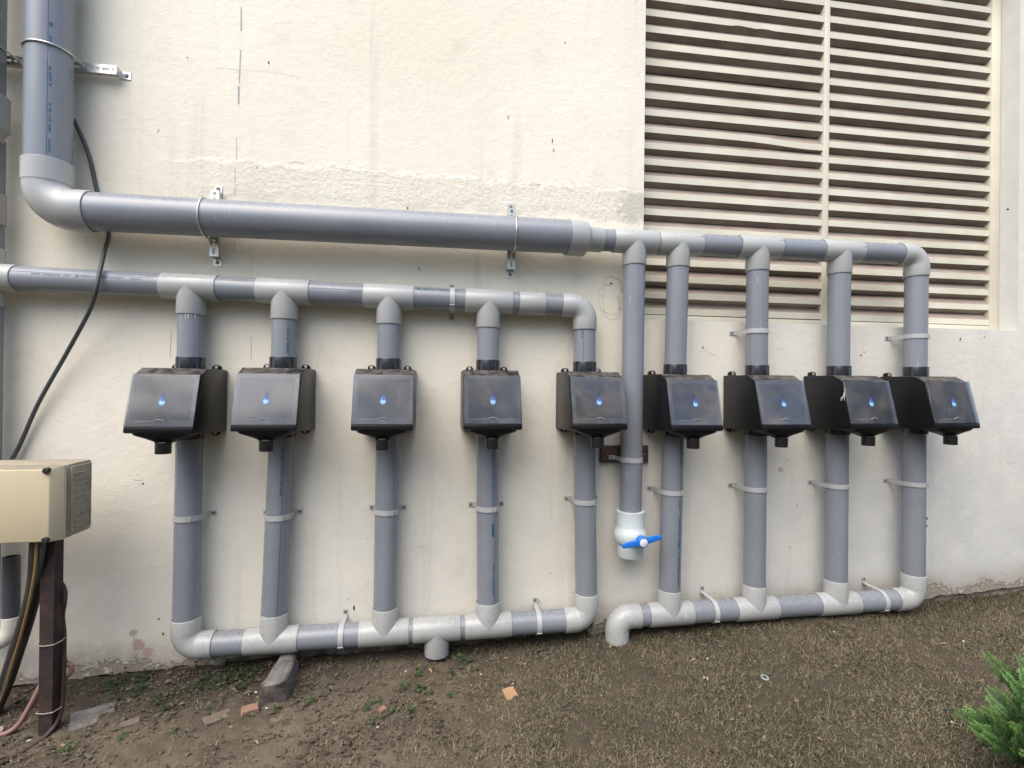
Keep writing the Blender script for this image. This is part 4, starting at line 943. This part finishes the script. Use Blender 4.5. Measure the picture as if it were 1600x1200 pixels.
def make_grass(n):
    P = np.column_stack([rng.uniform(-1.6, 3.6, n), -rng.uniform(0.0, 1.9, n) ** 1.0])
    d = lowf(P, 5, 3) * .6 + lowf(P, 17, 4) * .4
    w = np.interp(P[:, 0], [-1.6, -.8, -.3, .1, .5, 1, 3.6], [.05, .07, .14, .30, .8, 1, 1]) * np.clip((d - .15) * 2.0, .40, 1)
    P = P[rng.random(n) < w]; n = len(P); z = gzv(P) + .001
    L = np.clip(rng.normal(.0165, .007, n), .006, .05); yaw = rng.uniform(0, 2 * np.pi, n); lean = np.clip(rng.normal(1.12, .30, n), .15, 1.5)
    tall = (P[:, 1] > -.14) & (rng.random(n) < .25); L[tall] *= 1.5; lean[tall] *= .65
    wd = rng.uniform(.0005, .0011, n)
    dx, dy = np.cos(yaw), np.sin(yaw); sx, sy = -dy, dx
    base = np.column_stack([P, z]); curl = rng.normal(0, .5, n)
    def pt(t, up):
        a = lean + curl * (t - .5) * .8
        return base + np.column_stack([dx * np.sin(a) * L * t + sx * curl * L * .25 * t * t, dy * np.sin(a) * L * t + sy * curl * L * .25 * t * t, np.abs(np.cos(a)) * L * t + up])
    sd_ = np.column_stack([sx, sy, np.zeros(n)]) * wd[:, None]
    m1, m2 = pt(.55, .002), pt(1, .001)
    Vv = np.stack([base - sd_, base + sd_, m1 + sd_ * .8, m1 - sd_ * .8, m2], 1).reshape(-1, 3)
    i = np.arange(n)[:, None] * 5
    t = rng.random((n, 1)); straw = (1 - t) * np.array([.10, .083, .058]) + t * np.array([.36, .31, .225])
    gr = (1 - t) * np.array([.040, .048, .022]) + t * np.array([.13, .145, .07])
    gd = lowf(P, 3.2, 9) * .5 + lowf(P, 9, 12) * .5
    isg = rng.random(n) < np.clip(np.interp(P[:, 1], [-1.2, -.5, -.1, 0], [.42, .18, .22, .42]) * (gd * 2.0), 0, .9)
    c = np.where(isg[:, None], gr, straw) * np.array([.90, .88, .80]); dead = rng.random(n) < .22; c[dead] = c[dead] * .5 + np.array([.05, .04, .03]) * .5
    c *= np.interp(P[:, 1], [-.22, -.04], [1, .68])[:, None] * (0.72 + .5 * np.clip(lowf(P, 2.1, 21) * .5 + lowf(P, 11, 22) * .5, 0, 1))[:, None]  # shadow at the wall foot painted into the blades, plus random patches
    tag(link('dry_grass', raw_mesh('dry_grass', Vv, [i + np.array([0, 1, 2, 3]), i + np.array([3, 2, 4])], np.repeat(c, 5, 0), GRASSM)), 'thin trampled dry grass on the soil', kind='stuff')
make_grass(700000)

# ------------------------------------------------------------------ weeds
def leaf_verts(c, yaw, pitch, L, w, bend=.3):
    d = V((math.cos(yaw) * math.cos(pitch), math.sin(yaw) * math.cos(pitch), math.sin(pitch))); s = V((-math.sin(yaw), math.cos(yaw), 0)); n = d.cross(s)
    out = [c]
    for t, k in ((.3, .85), (.62, 1.0), (.88, .55)):
        m = c + d * L * t - V((0, 0, 1)) * bend * L * t * t
        out += [m + s * w * k - n * w * .18 * 0, m + V((0, 0, -w * .25)), m - s * w * k]
    out.append(c + d * L - V((0, 0, 1)) * bend * L)
    f = [(0, 2, 1), (0, 3, 2), (1, 2, 5, 4), (2, 3, 6, 5), (4, 5, 8, 7), (5, 6, 9, 8), (7, 8, 10), (8, 9, 10)]
    return out, f
def leaf_mesh(name, leaves, mat):
    vs = []; fs = []; cs = []
    for (c, yaw, pit, L, w, col) in leaves:
        v, f = leaf_verts(V(c), yaw, pit, L, w); b = len(vs); vs += v; fs += [tuple(i + b for i in q) for q in f]; cs += [col] * len(v)
    me = bpy.data.meshes.new(name); me.from_pydata([tuple(v) for v in vs], [], fs)
    ca = me.color_attributes.new('Col', 'FLOAT_COLOR', 'POINT'); ca.data.foreach_set('color', np.column_stack([np.array(cs), np.ones(len(vs))]).astype(np.float32).ravel())
    me.polygons.foreach_set('use_smooth', [True] * len(me.polygons)); me.materials.append(mat); return me
def gcol(r, b=1.0): t = r.random(); return tuple(b * ((1 - t) * a + t * c) for a, c in zip((.030, .058, .022), (.075, .130, .045)))
weeds = [(-.246, -.079, .7, 'weed under the left collector pipe, left of the stub tee'), (-.067, -.193, 1.1, 'leafy weed just below the stub tee on the left collector'), (-.115, -.287, 1.3, 'bushy green weed below left of the stub tee'),
         (-.045, -.304, 1.0, 'green weed beside the bushy one below the stub tee'), (.067, -.211, 1.0, 'weed right of the stub tee, left one of a row'), (.113, -.15, 1.2, 'bright weed right of the stub tee, largest of a row'),
         (.159, -.14, .8, 'small weed closest to the wall right of the stub tee'), (.179, -.212, .9, 'weed right of the stub tee, nearer the clay tile'), (.293, -.245, .9, 'low weed just behind the orange clay tile'),
         (-.007, -.339, .6, 'tiny weed midway between the stub tee and picture bottom'), (.064, -.36, .7, 'tiny weed left of the orange clay tile'), (-.213, -.358, 1.0, 'weed in bare soil right of the concrete block'),
         (-.250, -.385, .8, 'weed leaning left in bare soil right of the concrete block'), (-.147, -.419, .9, 'weed near the tiny red brick crumb'), (-.086, -.442, 1.0, 'round weed right of the tiny red brick crumb'),
         (-.223, -.473, .7, 'lowest little weed on bare soil at left of centre'), (-.47, -.323, .8, 'weed at the right side of the concrete block'), (-.588, -.359, .9, 'weed at the foot of the concrete block front'),
         (-.902, -.426, .8, 'lone little weed on bare soil at lower left'), (-1.074, -.432, .7, 'faint weed below the pale concrete patch'), (-1.225, -.463, .9, 'grassy weed at the lower left corner soil')]
for i, (x, y, s, lab) in enumerate(weeds):
    r = random.Random(100 + i); lv = []
    for st in range(r.randint(3, 5)):
        ox, oy = r.gauss(0, .009 * s), r.gauss(0, .009 * s); hh = r.uniform(.006, .026) * s
        for k in range(r.randint(3, 5)): lv.append(((ox, oy, hh * r.uniform(.4, 1)), r.uniform(0, 6.28), r.uniform(.1, .9), r.uniform(.012, .020) * s, r.uniform(.0035, .0058) * s, gcol(r, .9)))
    me = leaf_mesh('weed', lv, LEAFM); tag(link('weed', me, None, gp(x, y, .004)), lab, 'weed', 'small green weeds in the soil')
def cover():
    r = random.Random(77); lv = []
    for k in range(1150):
        x = r.uniform(-1.34, -.72) if r.random() < .8 else r.uniform(-.72, -.40); y = -abs(r.gauss(.09, .085)) - .005
        if mnoise.noise(V((x * 6, y * 6, 2))) < -.12 or (-.73 < x < -.50 and y > -.36): continue
        if abs(x + 1.255) < .08 and abs(y + .285) < .08: continue
        lv.append(((x, y, gz(x, y) + r.uniform(.002, .020)), r.uniform(0, 6.28), r.uniform(.0, .9), r.uniform(.010, .020), r.uniform(.003, .006), gcol(r, .48)))
    for k in range(420):
        x = r.uniform(-1.15, -.70); y = -r.uniform(.18, .34)
        if mnoise.noise(V((x * 9, y * 9, 7))) < .12: continue
        lv.append(((x, y, gz(x, y) + r.uniform(.002, .022)), r.uniform(0, 6.28), r.uniform(.0, .9), r.uniform(.010, .020), r.uniform(.003, .006), gcol(r, .6)))
    for k in range(500):
        x = r.choice([r.gauss(1.25, .18), r.gauss(2.55, .16), r.gauss(.55, .1)]); y = -abs(r.gauss(.03, .05)) - (.12 if x < 1.7 and x > .8 else .01)
        lv.append(((x, y, gz(x, y) + r.uniform(.002, .012)), r.uniform(0, 6.28), r.uniform(.3, 1.3), r.uniform(.012, .026), r.uniform(.0012, .0022), gcol(r, .6)))
    tag(link('ground_cover', leaf_mesh('ground_cover', lv, LEAFM)), 'dark green creeping ground cover along the wall foot', kind='stuff')
cover()

# ------------------------------------------------------------------ young thuja shrub, lower right
def make_thuja():
    root = V((1.79, -1.15, gz(1.79, -1.15))); t = thing('thuja_shrub', 'bright green young thuja shrub with feathery sprays at lower right', 'shrub', root)
    r = random.Random(31); stems = MB(); vs = []; fs = []; cs = []
    def quad(a, b, w, n, c):
        d = (b - a); s = d.cross(n).normalized() * w; m = a + d * .45; k = len(vs)
        vs.extend([a, m + s, b, m - s]); fs.append((k, k + 1, k + 2, k + 3)); cs.extend([c] * 4)
    def frond(base, d, n, L, shade):
        d = d.normalized(); n = (n - d * n.dot(d)).normalized(); side = d.cross(n); N = max(5, int(L / .0075))
        for i in range(N):
            t_ = (i + .5) / N; p = base + d * L * t_ + n * (.012 * math.sin(t_ * 2)) ; tip = t_ ** 1.2
            col = tuple(shade * ((1 - tip) * a + tip * b) for a, b in zip((.020, .056, .018), (.125, .235, .068)))
            quad(base + d * L * i / N, p + d * L / N, .0016, n, col)
            for sg in (-1, 1):
                l2 = L * .42 * (1 - t_ * .75) * r.uniform(.75, 1.15); d2 = (d * .75 + side * sg * .75 + n * r.uniform(-.15, .15)).normalized(); m2 = max(2, int(l2 / .008))
                for j in range(m2):
                    u = j / m2; q = p + d2 * l2 * u; c2 = tuple(x * (.85 + .45 * u) for x in col)
                    quad(q, q + d2 * l2 / m2 * 1.15, .0018, n, c2)
                    if j:
                        for s3 in (-1, 1): quad(q, q + (d2 * .8 + (d * .6 - side * sg * .4) * s3).normalized() * .0105 * (1 - .4 * u), .0014, n, c2)
    for b in range(30):
        az = r.uniform(0, 6.28); el = r.uniform(.45, 1.4); Lb = r.uniform(.11, .215) * (1.0 if el > .7 else .8)
        base = root + V((0, 0, r.uniform(.0, .14))); d = V((math.cos(az) * math.cos(el), math.sin(az) * math.cos(el), math.sin(el)))
        if b < 8:                                                            # branches leaning towards the left of the picture
            az = math.pi + r.uniform(-.55, .75); el = r.uniform(.35, 1.15); d = V((math.cos(az) * math.cos(el), math.sin(az) * math.cos(el), math.sin(el))); Lb = r.uniform(.14, .215)
        pts = [base + d * Lb * k / 5 + V((0, 0, .03 * (k / 5) ** 2)) for k in range(6)]
        stems.sweep(pts, [.005 - .0007 * k for k in range(6)], 6)
        for k in range(8):
            u = .25 + .75 * k / 7; p = base + d * Lb * u; a2 = r.uniform(0, 6.28)
            fd = (d * .8 + V((math.cos(a2), math.sin(a2), .35)) * .55).normalized(); nn = V((-.35 + r.uniform(-.5, .5), -1 + r.uniform(-.3, .3), r.uniform(-.1, .6)))
            frond(p, fd, nn, r.uniform(.06, .115), r.uniform(.75, 1.15))
    stems.sweep([root - V((0, 0, .05)), root + V((0, 0, .1)), root + V((.01, 0, .25))], [.012, .009, .004], 8)
    stems.build('trunk', simple('thuja_bark', (.09, .055, .035), .9, 0, .3, 60), t)
    me = bpy.data.meshes.new('crown'); me.from_pydata([tuple(v - root) for v in vs], [], fs)
    ca = me.color_attributes.new('Col', 'FLOAT_COLOR', 'POINT'); ca.data.foreach_set('color', np.column_stack([np.array(cs), np.ones(len(vs))]).astype(np.float32).ravel())
    me.materials.append(THUJAM); link('crown', me, t)
make_thuja()

# ------------------------------------------------------------------ tall hedge and trees across the yard, behind the viewer (mirrored in the glossy covers)
def make_hedge():
    r = np.random.default_rng(5); C = []; Rr = []
    for k in range(64):
        x = -11 + 22 * k / 63 + r.normal(0, .25); top = 2.2 + .7 * math.sin(x * 1.1) + .7 * math.sin(x * 2.7 + 1) + r.normal(0, .35)
        for j in range(5): C.append((x + r.normal(0, .3), -6.0 + r.normal(0, .35), -1.2 + (top + 1.2) * (j + .5) / 5)); Rr.append(.55 + .25 * r.random())
    C = np.array(C); Rr = np.array(Rr); n = 34000; i = r.integers(0, len(C), n)
    d = r.normal(size=(n, 3)); d /= np.linalg.norm(d, axis=1)[:, None]; P = C[i] + d * (Rr[i] * r.uniform(.45, 1.12, n))[:, None]
    a = r.normal(size=(n, 3)); a /= np.linalg.norm(a, axis=1)[:, None]; b = np.cross(a, d); b /= np.linalg.norm(b, axis=1)[:, None] + 1e-6
    L = r.uniform(.05, .11, n)[:, None]; q = np.stack([P - a * L, P + b * L * .5, P + a * L, P - b * L * .5], 1).reshape(-1, 3)
    t = r.random((n, 1)); c = (1 - t) * np.array([.025, .045, .018]) + t * np.array([.075, .115, .04])
    F = np.arange(n)[:, None] * 4 + np.array([0, 1, 2, 3])
    tag(link('hedge', raw_mesh('hedge', q, [F], np.repeat(c, 4, 0), LEAFM)), 'tall leafy green hedge across the yard facing the wall', kind='stuff')
make_hedge()

def litter():
    r = random.Random(19); lv = []
    for k in range(150):
        x, y = r.uniform(-1.3, 3.2), -r.uniform(.03, 1.1); t = r.random(); col = tuple((1 - t) * a + t * b for a, b in zip((.10, .06, .03), (.30, .23, .14)))
        lv.append(((x, y, gz(x, y) + r.uniform(.010, .018)), r.uniform(0, 6.28), r.uniform(-.25, .35), r.uniform(.010, .028), r.uniform(.002, .006), col))
    for x, y, L in ((1.12, -.33, .035), (1.10, -.46, .022), (2.30, -.40, .04), (-.02, -.17, .03), (.33, -.16, .025)): lv.append(((x, y, gz(x, y) + .014), r.uniform(0, 6), .05, L, .004, (.36, .27, .16)))
    tag(link('leaf_litter', leaf_mesh('leaf_litter', lv, LEAFM)), 'dry brown leaf scraps scattered on the ground', kind='stuff')
litter()
